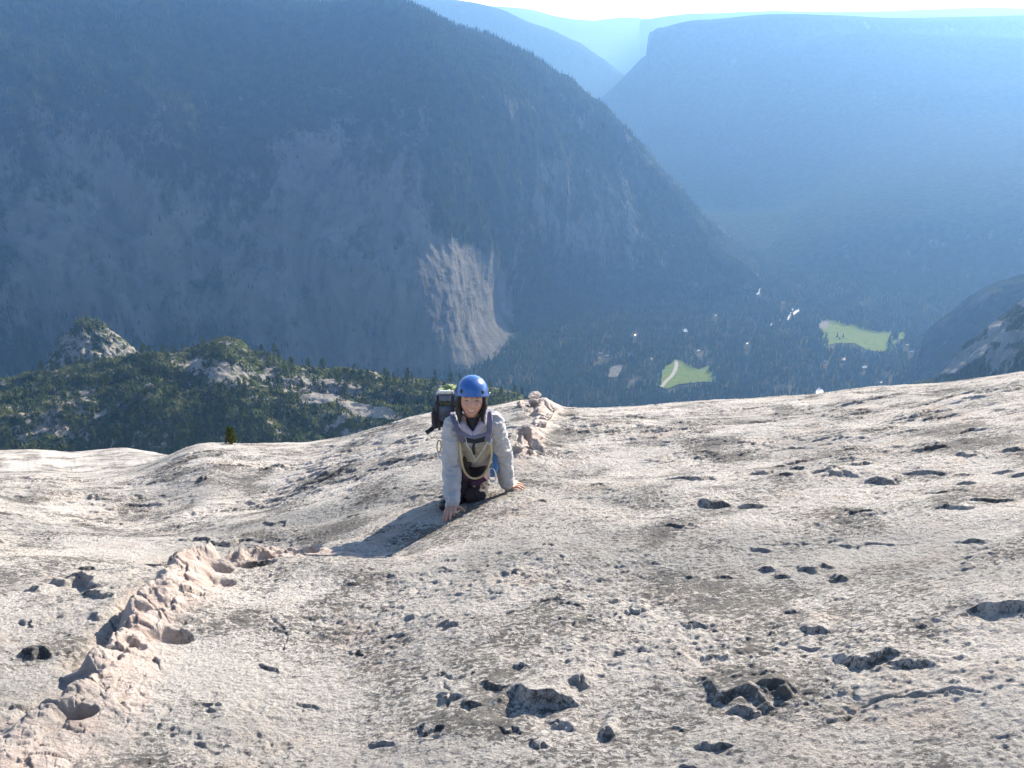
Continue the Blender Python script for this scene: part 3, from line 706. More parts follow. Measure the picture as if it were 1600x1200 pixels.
put_tree(ridge_pt(575, 598), 22, 4, 2.0, 'big rounded pine on the right half of the ridge skyline above pale bare rock', None, wide=1.3)
rr = np.random.default_rng(77); cand = []
idx = rr.permutation(len(RPX)); taken = []
zones = [  # px range, py relation, label, group, kinds, heights, count
 (0, lambda px, py: (px < 230) & (py < 640), 'green pine among pale rocks on the left end of the wooded ridge', 'pines on the left end of the ridge', (3, 4, 5, 6, 1), (15, 26), 62),
 (1, lambda px, py: (px >= 230) & (px < 420) & (py < 612), 'small olive pine near the rocky knoll at the top of the ridge', 'pines around the ridge knoll', (3, 5, 6, 4), (11, 19), 36),
 (2, lambda px, py: (px >= 420) & (py < 622), 'upright pine on the ridge crest right of the knoll, seen against the blue wall', 'pines along the right ridge crest', (3, 4, 5, 0, 1), (16, 27), 66),
 (3, lambda px, py: (px < 260) & (py >= 640), 'dark conifer on the shaded slope below the left end of the ridge', 'conifers on the left shaded slope', (0, 1, 2, 3), (18, 31), 50),
 (4, lambda px, py: (px >= 260) & (px < 430) & (py >= 612), 'dark conifer on the shaded slope in the middle of the ridge', 'conifers on the middle shaded slope', (0, 1, 2, 5), (18, 31), 44),
 (5, lambda px, py: (px >= 430) & (px < 860) & (py >= 622), 'scattered pine on the shaded bluish rock slope above the lip of the slab', 'pines on the right shaded slope', (0, 2, 4, 6), (15, 26), 34)]
PLACES = [(135, 585, 'in front of the little granite dome'), (40, 620, 'at the far left edge of the ridge'), (235, 575, 'in the dip between the dome and the knoll'), (70, 665, 'on the dark slope at lower left'),
 (345, 548, 'right on the rocky knoll'), (300, 580, 'on the pale rock left under the knoll'), (385, 585, 'on the pale rock right under the knoll'), (362, 665, 'on the dark slope above the tiny slab shrub'),
 (460, 575, 'on the skyline just right of the knoll'), (530, 592, 'on the skyline above the pale rounded rock'), (600, 603, 'on the skyline left of the backpack'), (670, 612, 'close behind the backpack'), (780, 628, 'right of the blue helmet'),
 (497, 622, 'beside the pale rounded rock'), (190, 650, 'on the dark slope below the dome'), (280, 650, 'on the dark slope left of the tiny slab shrub'), (450, 655, 'on the bluish slope right of the tiny slab shrub'), (560, 650, 'on the bluish slope near the slab lip'), (300, 620, 'in the middle of the ridge face'), (110, 630, 'on the left face of the ridge')]
def tree_label(k, h, px, py):
    shape = ('slim conical', 'broad conical', 'ragged conical', 'rounded', 'flat topped', 'lopsided', 'bushy')[k]
    pl = min(PLACES, key=lambda q: (q[0] - px) ** 2 + ((q[1] - py) * 2) ** 2)[2]
    return '%s %s pine %s' % ('small' if h < 17 else ('middling' if h < 23 else 'tall'), shape, pl)
cnt = [0] * len(zones)
for i in idx:
    px, py = RPX[i], RPY[i]
    if px < -20 or px > 880 or py > lipy(px) + 12 or py < 520: continue
    rk = RRK.reshape(-1)[i] + .5 * float(fbm2(np.array([px / 22]), np.array([py / 12]), 3, 340)[0])
    if rk > .62: continue
    d = min([(px - a) ** 2 + ((py - b) * 1.6) ** 2 for a, b in taken] or [1e9])
    if d < 50: continue
    for zi, (_, f, lab, grp, kinds, hs, n) in enumerate(zones):
        if cnt[zi] < n and f(px, py):
            cnt[zi] += 1; taken.append((px, py))
            k = kinds[rr.integers(len(kinds))]; h = rr.uniform(*hs)
            put_tree(RM.reshape(-1, 3)[i] - [0, 0, .8], h * .86, k, rr.uniform(0, 6.28), tree_label(k, h, px, py), 'pines ' + tree_label(k, h, px, py).split(' pine ')[1], wide=rr.uniform(1.0, 1.45)); break
    if sum(cnt) >= sum(z[-1] for z in zones): break
# dead snag
bm = bmesh.new(); tube_bm(bm, [(0, 0, -1), (.2, 0, 6), (0, .2, 13), (.4, 0, 19)], [.5, .4, .28, .1], 7)
for z, a, L in ((8, 0, 2.4), (10, 2, 2), (12, 4, 1.8), (14, 1, 1.4), (16, 3, 1)):
    tube_bm(bm, [(0, 0, z), (L * math.cos(a), L * math.sin(a), z + .8)], [.12, .04], 5)
o = bm_obj('dead_tree', bm, simple('dead_wood', (.16, .14, .12), scale=1)); o.location = ridge_pt(507, 678); tag(o, 'bare leafless snag standing alone on the shaded slope beyond the slab', 'dead tree')
# little shrub rooted on the slab's edge
g = on_slab(362, 694)
shrub = empty('shrub', g)
bm = bmesh.new(); cb = bmesh.new(); r_ = random.Random(4)
for b in range(16):
    a = b * 2.4; d = Vector((math.cos(a) * .5, math.sin(a) * .5, 1)) * r_.uniform(.5, 1); tube_bm(bm, [(0, 0, -.03), d * .08, d * .15], [.006, .004, .002], 4)
    for c in range(60):
        q = Vector((r_.gauss(0, .035), r_.gauss(0, .035), .02 + r_.random() * .19)); q.x *= (1.3 - q.z * 4.2); q.y *= (1.3 - q.z * 4.2)
        u = Vector([r_.gauss(0, 1) for _ in range(3)]).normalized(); v = u.orthogonal().normalized(); w = u.cross(v); s = r_.uniform(.006, .012)
        cb.faces.new([cb.verts.new(q + v * s * x + w * s * y) for x, y in ((-1, 0), (0, -.6), (1, 0), (0, .6))])
bm_obj('stem', bm, M_BARK, shrub); bm_obj('foliage', cb, foliage('shrub_leaves', (.035, .055, .012), (.09, .105, .025), 25), shrub, False)
tag(shrub, 'tiny olive green shrub growing alone on the far left edge of the granite slab', 'shrub')
shrub.scale = (1.3, 1.3, 1.3)

# ------------------------------------------------------------------ valley floor: meadows, road, river, cars, cabins
def flat(name, poly, mat, lift):
    pts = [PZ(a, b, ZV + lift) for a, b in poly]; bm = bmesh.new()
    f = bm.faces.new([bm.verts.new(p) for p in pts]); f.normal_update()
    if f.normal.z < 0: f.normal_flip()
    bmesh.ops.triangulate(bm, faces=bm.faces[:])
    return tag(bm_obj(name, bm, mat, smooth=False), kind='structure')
t = NT('meadow_grass'); t.col(t.mix(t.ramp(t.noise(t.pos(), .035, 7, .7), [(.38, 0.), (.62, 1.)]), (.095, .15, .018), (.145, .19, .035))); t.set(rough=1, spec=.05); M_MEAD = t.m
t = NT('asphalt'); t.col(t.mix(t.noise(t.pos(), .1, 3), (.26, .25, .24), (.34, .32, .31))); t.set(rough=.9); M_ROAD = t.m
t = NT('river_glint_white'); t.col(t.mix(.5, (.75, .78, .78), (.75, .78, .78))); t.set(rough=.34, spec=1.0); t.bump(t.noise(t.pos(), .3, 3), .6); M_GLINT = t.m  # white base colour painted in place of sun glints on the river
def grow(poly, k):
    c = np.mean(poly, 0); return [tuple(c + (np.array(q) - c) * k) for q in poly]
for i, m in enumerate((MEADOW1, MEADOW2, MEADOW3)): flat('meadow', grow(m, 1.25), M_MEAD, 3.2)
for q in RIVER: flat('river', grow(q, 1.3), M_GLINT, 3.3)
M_LOT = simple('parking_asphalt', (.11, .11, .11), scale=.05, rough=.9)
for q in (PARK, PARK2): flat('parking_lot', grow(q, 1.15), M_LOT, 3.6)
rp = [PZ(a, b, ZV + 3.6) for a, b in ROAD]; bm = bmesh.new(); prev = None
for i, p in enumerate(rp):
    d = rp[min(i + 1, len(rp) - 1)] - rp[max(i - 1, 0)]; d /= np.hypot(d[0], d[1]); s = np.array([d[1], -d[0], 0]) * 7.5
    cur = (bm.verts.new(p - s), bm.verts.new(p + s))
    if prev: bm.faces.new((prev[0], prev[1], cur[1], cur[0]))
    prev = cur
tag(bm_obj('road', bm, M_ROAD, smooth=False), kind='structure')

def box_bm(bm, cx, cy, cz, sx_, sy_, sz_, taper=1.0):
    vs = [bm.verts.new((cx + a * sx_ / 2 * (taper if c > 0 else 1), cy + b * sy_ / 2 * (taper if c > 0 else 1), cz + c * sz_ / 2)) for a in (-1, 1) for b in (-1, 1) for c in (-1, 1)]
    for f in ((0, 1, 3, 2), (4, 6, 7, 5), (0, 4, 5, 1), (2, 3, 7, 6), (0, 2, 6, 4), (1, 5, 7, 3)): bm.faces.new([vs[i] for i in f])
M_CARW = simple('car_paint_white', (.85, .85, .85), scale=1, rough=.25, spec=.8); M_GLASS = simple('car_glass', (.05, .06, .07), scale=1, rough=.1, spec=1); M_TYRE = simple('tyre_rubber', (.03, .03, .03), scale=3)
def make_car():
    c = empty('parked_car'); bm = bmesh.new()
    box_bm(bm, 0, 0, .62, 4.6, 1.85, .62, .97); box_bm(bm, -.15, 0, 1.46, 2.5, 1.6, .08); bm_obj('body', bm, M_CARW, c, False)
    bm = bmesh.new(); box_bm(bm, -.15, 0, 1.17, 2.95, 1.68, .48, .85); bm_obj('windows', bm, M_GLASS, c, False)
    for x in (-1.4, 1.4):
        for y in (-.88, .88):
            bm = bmesh.new(); bmesh.ops.create_cone(bm, cap_ends=True, segments=12, radius1=.34, radius2=.34, depth=.22, matrix=Matrix.Translation((x, y, .34)) @ Matrix.Rotation(R(90), 4, 'X')); bm_obj('wheel', bm, M_TYRE, c)
    return c
car0 = make_car(); first = True
def place(proto, loc, rz, first, s=1.0):
    if first: o = proto
    else:
        o = proto.copy(); C.objects.link(o)
        for ch in list(proto.children): d = ch.copy(); C.objects.link(d); d.parent = o
    o.location = loc; o.rotation_euler = (0, 0, rz); o.scale = (s, s, s); return o
r_ = random.Random(9)
for row in range(3):
    for k in range(6):
        if r_.random() < .2: continue
        px = 954 + row * 5 + k * 1.3; py = 586 - k * 2.4 + row * .3
        o = place(car0, PZ(px, py, ZV + 3.62), r_.uniform(1.2, 1.5), first, 1.35); first = False
        tag(o, 'white car parked in rows in the forest clearing left of the lower meadow', 'car', 'cars in the valley parking lot')
for px, py, lab in ((1037, 588, 'white car standing at the left edge of the lower meadow'), (1050, 589.5, 'white car driving on the pale road beside the lower meadow')):
    tag(place(car0, PZ(px, py, ZV + 3.7), 1.2, False, 1.35), lab, 'car')
for k, (px, py) in enumerate(((1283,511),(1285,509),(1289,506),(1291,504))):
    tag(place(car0, PZ(px, py, ZV + 3.62), 1.4, False, 1.35), 'white car in the small lot beside the upper left corner of the larger meadow', 'car', 'cars beside the larger meadow')
ROOFM = [simple('roof_pale', (.62, .62, .60), scale=.3, rough=.35), simple('roof_green', (.30, .42, .36), scale=.3, rough=.5), simple('roof_brown', (.40, .30, .24), scale=.3), simple('roof_white', (.8, .8, .8), scale=.3, rough=.3)]
M_WALLW = simple('timber_wall', (.35, .27, .2), scale=.3); M_PANE = simple('window_pane', (.06, .07, .08), scale=1, rough=.1)
HL = ['pale roofed cabin topmost of the three above the parking lot', 'pale roofed cabin rightmost of the three above the parking lot', 'small pale cabin nearest to the parking lot', 'green roofed cabin in the woods above the lower meadow',
      'brown roofed long lodge in the woods below the larger meadow', 'white roofed building in the woods below the right half of the larger meadow', 'small white hut just above the rim of the slab on the right', 'white hut in the trees right of the larger meadow',
      'small white cabin alone in the woods left of the meadows', 'brown roofed cabin just left of the lower meadow', 'small white shed topmost in the strip of trees right of the larger meadow', 'white cabin alone in the woods between the two meadows',
      'brown roofed house in the woods at the head of the valley', 'pale cabin in the woods above the lower meadow and left of the river', 'pale cabin left of the brown roofed long lodge']
for (px, py, sz, rm), lab in zip(HOUSES, HL):
    c = empty('cabin'); L, Wd, Hh = sz, sz * .55, 4.5
    bm = bmesh.new(); box_bm(bm, 0, 0, Hh / 2, L, Wd, Hh); bm_obj('wall', bm, M_WALLW, c, False)
    bm = bmesh.new(); vs = [bm.verts.new(v) for v in ((-L * .54, -Wd * .6, Hh - .3), (L * .54, -Wd * .6, Hh - .3), (L * .54, Wd * .6, Hh - .3), (-L * .54, Wd * .6, Hh - .3), (-L * .54, 0, Hh + Wd * .35), (L * .54, 0, Hh + Wd * .35))]
    for f in ((0, 1, 5, 4), (2, 3, 4, 5), (0, 4, 3), (1, 2, 5), (3, 2, 1, 0)): bm.faces.new([vs[i] for i in f])
    bm_obj('roof', bm, ROOFM[rm], c, False)
    for wx in (-.3, 0, .3):
        bm = bmesh.new(); box_bm(bm, wx * L, -Wd / 2 - .02, 2.2, 1.6, .1, 1.5); bm_obj('window', bm, M_PANE, c, False)
    c.location = PZ(px, py, ZV + 2); c.rotation_euler = (0, 0, (px * .37) % 3.1)
    tag(c, lab, 'cabin')
# ------------------------------------------------------------------ the climber
def W(px, py, d):                                    # photo pixel + depth along the view axis -> point
    v = ray(px, py); return Vector(v * d)
def up(p, dz): return Vector((p[0], p[1], p[2] + dz))
def capsule(bm, a, b, ra, rb, seg=16, flat=None):
    a, b = Vector(a), Vector(b); d = b - a; L = d.length
    if L < 1e-6: d = Vector((0, 0, 1)); L = 1e-6
    d = d / L; x = d.orthogonal().normalized(); y = d.cross(x); rings = []
    for i in range(5): t_ = math.pi / 2 * (1 - i / 4); rings.append((-ra * math.sin(t_), max(ra * math.cos(t_), 1e-4)))
    for i in range(1, 4): rings.append((L * i / 4, ra + (rb - ra) * i / 4))
    for i in range(5): t_ = math.pi / 2 * i / 4; rings.append((L + rb * math.sin(t_), max(rb * math.cos(t_), 1e-4)))
    vr = []
    for s, r in rings:
        vr.append([bm.verts.new(a + d * s + (x * math.cos(6.28318 * k / seg) + y * math.sin(6.28318 * k / seg)) * r) for k in range(seg)])
    for r0, r1 in zip(vr, vr[1:]):
        for k in range(seg): bm.faces.new((r0[k], r0[(k + 1) % seg], r1[(k + 1) % seg], r1[k]))
    bm.faces.new(vr[0][::-1]); bm.faces.new(vr[-1])
def ellip(bm, c, ax, basis=None, seg=24):
    """ellipsoid with half axes ax in the 3 basis vectors"""
    M = Matrix.Identity(4)
    if basis:
        for i in range(3):
            for j in range(3): M[j][i] = basis[i][j]
    M = Matrix.Translation(c) @ M @ Matrix.Diagonal((*ax, 1))
    bmesh.ops.create_uvsphere(bm, u_segments=seg, v_segments=seg // 2 + 2, radius=1, matrix=M)
def remeshed(name, bm, vox, mat, parent=None, smooth=6, disp=None, sub=0):
    me = bpy.data.meshes.new('tmp'); bm.normal_update(); bmesh.ops.recalc_face_normals(bm, faces=bm.faces[:]); bm.to_mesh(me); bm.free()
    o = bpy.data.objects.new('tmp', me); C.objects.link(o)
    m = o.modifiers.new('r', 'REMESH'); m.mode = 'VOXEL'; m.voxel_size = vox
    if smooth: s = o.modifiers.new('s', 'SMOOTH'); s.factor = .5; s.iterations = smooth
    dg = bpy.context.evaluated_depsgraph_get(); dg.update()
    me2 = bpy.data.meshes.new_from_object(o.evaluated_get(dg)); bpy.data.objects.remove(o); bpy.data.meshes.remove(me)
    me2.name = name
    co = np.empty(len(me2.vertices) * 3, np.float32); me2.vertices.foreach_get('co', co); co = co.reshape(-1, 3)
    if disp is not None:
        no = np.empty(len(me2.vertices) * 3, np.float32); me2.vertices.foreach_get('normal', no); no = no.reshape(-1, 3)
        co = co + no * disp(co)[:, None]; me2.vertices.foreach_set('co', np.ascontiguousarray(co, dtype=np.float32).ravel())
    me2.polygons.foreach_set('use_smooth', np.ones(len(me2.polygons), bool)); me2.materials.clear(); me2.materials.append(mat); me2.update()
    o = bpy.data.objects.new(name, me2); C.objects.link(o)
    if parent: o.parent = parent
    return o, co
V3 = lambda *a: Vector(a)
# joints
shR, shL = W(709, 668, 5.83), W(769, 661, 5.86)
elR, elL = W(706, 727, 5.90), W(786, 710, 6.02)
wrR, wrL = W(706, 789, 5.79), W(792, 757, 6.13)
pel = W(747, 706, 6.38); hipR, hipL = W(732, 712, 6.33), W(762, 708, 6.36)
mid = W(744, 692, 6.10); che = W(740, 672, 5.93); nek = W(739, 656, 5.80)
knR = W(721, 716, 5.96); anR = W(719, 782, 6.08)
knL = W(742, 773, 6.07); anL = W(752, 764, 6.44)
hc = W(737, 625, 5.64)
hf = (-hc).normalized(); hr = Vector((0, 0, 1)).cross(hf); hr = (-hr).normalized()      # hr: viewer's right
hu = hr.cross(hf).normalized() * -1
if hu.z < 0: hu = -hu
ang = R(-10); hf, hu = (hf * math.cos(ang) + hu * math.sin(ang)), (hu * math.cos(ang) - hf * math.sin(ang))
roll = R(3); hr, hu = hr * math.cos(roll) + hu * math.sin(roll), hu * math.cos(roll) - hr * math.sin(roll)
def HP(x, y, z): return hc + hr * x + hu * y + hf * z    # head space: right, up, forward

def gnd(px, py, lift=.008):
    p = on_slab(px, py); return Vector((p[0], p[1], p[2] + lift))
# hands
tipsR = [gnd(709, 809), gnd(703, 813), gnd(697, 816), gnd(692, 817)]; thR = gnd(726, 801)
tipsL = [gnd(815, 766), gnd(821, 764.5), gnd(820, 761), gnd(815, 758)]; thL = gnd(790, 769)
def hand(bm, wr, tips, th, across, upv, lens=(.072, .08, .074, .058), thick=.0085, arch=.02):
    palm_dir = (sum(tips, Vector()) / 4 - wr); reach = palm_dir.length; palm_dir.normalize()
    kn = []
    for i in range(4):
        k = wr + palm_dir * min(.088, reach * .5) + across * (i - 1.5) * .0205 + upv * .006
        kn.append(k)
    for i, k in enumerate(kn): capsule(bm, wr + across * (i - 1.5) * .011, k, .0155, .0125, 10)
    capsule(bm, wr, wr - palm_dir * .01, .024, .025, 12)
    for i, (k, tp) in enumerate(zip(kn, tips)):
        d = tp - k; L = lens[i]
        if d.length > L * 1.25: tp = k + d * (L * 1.25 / d.length)
        j1 = k.lerp(tp, .45) + upv * arch * .8; j2 = k.lerp(tp, .76) + upv * arch * .55
        capsule(bm, k, j1, thick + .0018, thick + .0008, 10); capsule(bm, j1, j2, thick + .0008, thick, 10); capsule(bm, j2, tp, thick, thick - .0015, 10)
    sgn = 1 if (th - wr).dot(across) > 0 else -1
    b0 = wr + palm_dir * .018 + across * sgn * .020; b1 = b0.lerp(th, .5) + upv * .012
    if (b1 - b0).length > .05: b1 = b0 + (b1 - b0).normalized() * .05
    tt2 = b1 + (th - b1) * min(1, .055 / max((th - b1).length, 1e-3))
    capsule(bm, b0, b1, .0145, .0105, 10); capsule(bm, b1, tt2, .0105, .0085, 10)
# body
bm = bmesh.new()
def head(bm):
    b2 = bmesh.new(); bmesh.ops.create_uvsphere(b2, u_segments=72, v_segments=60, radius=1)
    for v in b2.verts:
        x, y, z = v.co.x, v.co.z, -v.co.y            # x right, y up, z forward
        X_, Y_, Z_ = x * .076, y * .112, z * .093
        if Y_ < 0:                                    # jaw narrows to the chin
            k = -Y_ / .112; X_ *= 1 - .30 * k ** 1.4; Z_ *= 1 - (.12 if Z_ > 0 else .45) * k ** 1.3
        if Z_ > 0:
            g = lambda cx, cy, sx_, sy_: math.exp(-((X_ - cx) / sx_) ** 2 - ((Y_ - cy) / sy_) ** 2)
            Z_ += .024 * g(0, -.022, .011, .020) + .010 * g(0, .004, .008, .024)              # nose
            Z_ -= .012 * (g(.032, .008, .018, .012) + g(-.032, .008, .018, .012))             # eye sockets
            Z_ += .007 * (g(.032, .007, .012, .007) + g(-.032, .007, .012, .007))             # eyeballs
            Z_ += .007 * (g(.034, .030, .022, .008) + g(-.034, .030, .022, .008))             # brow
            Z_ += .010 * (g(.042, -.030, .018, .016) + g(-.042, -.030, .018, .016))           # smiling cheeks
            Z_ += .006 * (g(0, -.049, .024, .004) + g(0, -.066, .020, .005)) - .010 * g(0, -.057, .021, .004)   # lips and open mouth
            Z_ += .010 * g(0, -.092, .018, .014)                                               # chin
        v.co = HP(X_, Y_, Z_)
    me = bpy.data.meshes.new('h'); b2.to_mesh(me); b2.free(); bm.from_mesh(me); bpy.data.meshes.remove(me)
    for s in (-1, 1): ellip(bm, HP(s * .078, -.005, -.012), (.009, .030, .018), (hr, hu, hf), 12)   # ears
head(bm)
capsule(bm, HP(0, -.06, -.03), nek, .050, .056); capsule(bm, nek, che, .07, .12); capsule(bm, che, mid, .13, .12); capsule(bm, mid, pel, .12, .13)
capsule(bm, che + (shR - che) * .3, shR, .07, .055); capsule(bm, che + (shL - che) * .3, shL, .07, .055)
for s, e, w in ((shR, elR, wrR), (shL, elL, wrL)): capsule(bm, s, e, .050, .040); capsule(bm, e, w, .040, .027)
for h, k, a in ((hipR, knR, anR), (hipL, knL, anL)): capsule(bm, h, k, .066, .042); capsule(bm, k, a, .040, .029)
capsule(bm, pel, hipR, .10, .075); capsule(bm, pel, hipL, .10, .075)
toeR = gnd(694, 795, .03); toeL = gnd(756, 757, .03)
capsule(bm, anR, toeR, .035, .028); capsule(bm, anL, toeL, .035, .028)
acrossR = (W(716, 790, 5.8) - W(698, 792, 5.8)).normalized(); acrossL = (W(797, 770, 6.1) - W(800, 755, 6.2)).normalized()
hand(bm, wrR, tipsR[::-1], thR, acrossR, Vector((.1, .3, .9)).normalized())
hand(bm, wrL, tipsL[::-1], thL, acrossL, Vector((0, 0, 1)), arch=.012)
# skin material with face colouring (own colour of lips, brows, teeth; shaded eye slits and nostrils painted dark)
t = NT('skin'); v = t.pos()
sk = t.mix(t.ramp(t.noise(v, 40, 3), [(.4, 0.), (.6, 1.)]), (.62, .34, .235), (.54, .28, .185))
sk = t.mix(t.attr('lips'), sk, (.38, .10, .09)); sk = t.mix(t.attr('teeth'), sk, (.80, .76, .70)); sk = t.mix(t.attr('dark'), sk, (.025, .015, .012)); sk = t.mix(t.attr('eye'), sk, (.10, .06, .05))
t.col(sk); t.set(rough=.5, spec=.4); t.b.inputs['Subsurface Weight'].default_value = .12; t.b.inputs['Subsurface Radius'].default_value = (.01, .004, .002)
body, co = remeshed('person', bm, .0034, t.m, None, 2)
rel = co - np.array(hc); hx = rel @ np.array(hr); hy = rel @ np.array(hu); hz = rel @ np.array(hf)
G = lambda cx, cy, sx_, sy_: np.exp(-((np.abs(hx) - cx) / sx_) ** 2 - ((hy - cy) / sy_) ** 2) * (hz > .03)
smile = hy + .057 - .10 * np.abs(hx) * np.abs(hx) / .03
att = {'lips': sstep(.3, .8, np.exp(-(hx / .031) ** 4 - ((smile) / .011) ** 2) * (hz > .03)),
       'teeth': sstep(.4, .8, np.exp(-(hx / .024) ** 4 - ((smile - .001) / .0058) ** 2) * (hz > .03)),
       'dark': np.clip(sstep(.35, .8, G(.034, .027, .018, .0035)) + sstep(.4, .8, G(.032, .009, .011, .0028)) + sstep(.4, .8, G(.008, -.036, .003, .002)) * .7, 0, 1),
       'eye': sstep(.3, .8, G(.032, .009, .017, .007)) * .6}
for k_, a_ in att.items():
    a = body.data.attributes.new(k_, 'FLOAT', 'POINT'); a.data.foreach_set('value', np.ascontiguousarray(a_, dtype=np.float32))
tag(body, 'climber in blue helmet and pale jacket crawling up the granite slab', 'person')

def fabric(name, c1, c2, scale=35, rough=.75, bmp=.002, sheen=.1):
    t = NT(name); p = t.pos(); n = t.noise(p, scale, 4, .6)
    t.col(t.mix(t.ramp(t.noise(p, 9, 4), [(.35, 0.), (.65, 1.)]), c1, c2)); t.set(rough=rough, spec=.3, sheen=sheen); t.bump(n, bmp); return t.m
M_JACKET = fabric('jacket_fabric', (.48, .47, .46), (.42, .41, .40), 40, .55, .001)
M_TROUSER = fabric('trouser_fabric', (.030, .026, .030), (.055, .035, .030), 60)
M_DKGREY = fabric('dark_grey_cloth', (.07, .08, .11), (.16, .18, .22), 80)
M_KHAKI = fabric('khaki_fabric', (.42, .37, .27), (.34, .30, .21), 60)
M_BLACK = fabric('black_webbing', (.02, .02, .025), (.035, .035, .04), 200, .6)
M_GREY = fabric('grey_pack_cloth', (.19, .21, .25), (.14, .155, .19), 80)
def fold(a, s, o=0):
    def f(c):
        n = fbm3(c[:, 0] / s, c[:, 1] / s, c[:, 2] / (s * .45), 3, 500 + o)
        return (.5 - np.abs(n) * 1.4) * a
    return f
# jacket
bm = bmesh.new()
capsule(bm, nek + (che - nek) * .25 - hf * .0, che, .088, .145); capsule(bm, che, mid, .150, .145); capsule(bm, mid, mid.lerp(pel, .55), .145, .150)
capsule(bm, che.lerp(shR, .35), shR, .095, .072); capsule(bm, che.lerp(shL, .35), shL, .095, .072)
cufR, cufL = wrR.lerp(elR, .06), wrL.lerp(elL, .08)
capsule(bm, shR, elR, .070, .057); capsule(bm, elR, cufR, .057, .044); capsule(bm, shL, elL, .070, .058); capsule(bm, elL, cufL, .058, .044)
for a_, b_, r0, r1 in ((elR, cufR, .066, .05),): capsule(bm, a_, a_.lerp(b_, .3), r0 * .88, r0 * .8)
jk, _ = remeshed('jacket', bm, .007, M_JACKET, body, 5, lambda c: fold(.026, .10)(c) + fold(.004, .045, 40)(c))
# open collar: two lapels
def strip(name, pts, w, th, mat, parent, nrm=None, seg=1):
    """flat band through points"""
    bm = bmesh.new(); pts = [Vector(p) for p in pts]; prev = None
    for i, p in enumerate(pts):
        d = (pts[min(i + 1, len(pts) - 1)] - pts[max(i - 1, 0)]).normalized(); n = (nrm or -p.normalized()); n = n - d * n.dot(d); n.normalize(); s = d.cross(n)
        cur = [bm.verts.new(p + s * w / 2 * a + n * th / 2 * b) for a, b in ((-1, -1), (1, -1), (1, 1), (-1, 1))]
        if prev:
            for k in range(4): bm.faces.new((prev[k], prev[(k + 1) % 4], cur[(k + 1) % 4], cur[k]))
        else: bm.faces.new(cur)
        prev = cur
    bm.faces.new(prev[::-1]); bmesh.ops.recalc_face_normals(bm, faces=bm.faces[:])
    return bm_obj(name, bm, mat, parent, False)
M_LINING = fabric('jacket_lining', (.40, .36, .42), (.34, .30, .36), 60)
bm = bmesh.new()
for s, P0, P1, P2 in ((-1, W(718, 646, 5.70), W(722, 664, 5.67), W(737, 678, 5.68)), (1, W(757, 643, 5.70), W(754, 662, 5.67), W(741, 678, 5.68))):
    capsule(bm, P0, P1, .019, .024, 12); capsule(bm, P1, P2, .024, .014, 12)
col_, _ = remeshed('collar', bm, .005, M_LINING, jk, 4, fold(.006, .03, 3))
bm = bmesh.new(); capsule(bm, W(738, 654, 5.72), W(739, 668, 5.715), .046, .032, 14); remeshed('undershirt', bm, .006, M_BLACK, body, 3)
# khaki vest front below the chest
bm = bmesh.new(); 
for x0, y0, x1, y1, r in ((722, 690, 724, 706, .050), (735, 693, 737, 712, .055), (748, 692, 748, 712, .055), (760, 687, 758, 703, .046)): capsule(bm, W(x0, y0, 5.86), W(x1, y1, 5.93), r, r * .8, 12)
remeshed('shirt_tail', bm, .007, M_KHAKI, body, 4, fold(.014, .05, 7))
# trousers
bm = bmesh.new()
capsule(bm, pel, hipR, .135, .105); capsule(bm, pel, hipL, .135, .105); capsule(bm, mid.lerp(pel, .5), pel, .13, .135)
capsule(bm, hipR, knR, .095, .062); capsule(bm, knR, anR.lerp(knR, .1), .050, .036); capsule(bm, hipL, W(746, 735, 6.2), .095, .088); capsule(bm, W(746, 735, 6.2), knL, .088, .066); capsule(bm, knL, anL.lerp(knL, .1), .075, .06)
remeshed('trousers', bm, .007, M_TROUSER, body, 5, fold(.012, .06, 11))
# shoes
M_SHOE = simple('shoe_leather', (.015, .018, .02), (.03, .035, .035), 30, .35, .6)
for an, toe, nm in ((anR, toeR, 1), (anL, toeL, 2)):
    bm = bmesh.new(); heel = Vector((an.x, an.y, 0)); heel.z = slab_z(an.x, an.y) + .045
    capsule(bm, heel, toe, .042, .036, 16); capsule(bm, heel, an, .045, .045, 14); capsule(bm, heel + Vector((0, 0, -.02)), toe + Vector((0, 0, -.012)), .040, .036, 14)
    s_, _ = remeshed('shoe', bm, .006, M_SHOE, body, 4)
# hair: shoulder-length, dark, hanging forward on both sides
t = NT('hair'); p = t.pos(); t.col(t.mix(t.noise(t.mapping(p, (1, 1, .15)), 160, 3), (.010, .008, .008), (.030, .020, .017))); t.set(rough=.55, spec=.3); M_HAIR = t.m
bm = bmesh.new(); rh = random.Random(3)
ellip(bm, HP(0, .010, -.022), (.086, .112, .090), (hr, hu, hf), 32)
for s in (-1, 1):
    for k in range(9):
        z = .035 - k * .014; x = s * (.076 + .010 * math.sin(k)); L = .105 + rh.uniform(-.015, .015)
        a0 = HP(s * .070, .045, z * .8); a1 = HP(x + s * .006, -.03, z); a2 = HP(x + s * rh.uniform(-.012, .012), -.03 - L * .55, z + .004); a3 = HP(x - s * rh.uniform(.0, .022), -.03 - L, z + rh.uniform(-.01, .02))
        capsule(bm, a0, a1, .014, .014, 8); capsule(bm, a1, a2, .014, .011, 8); capsule(bm, a2, a3, .011, .005, 8)
hair, _ = remeshed('hair', bm, .0045, M_HAIR, body, 1)
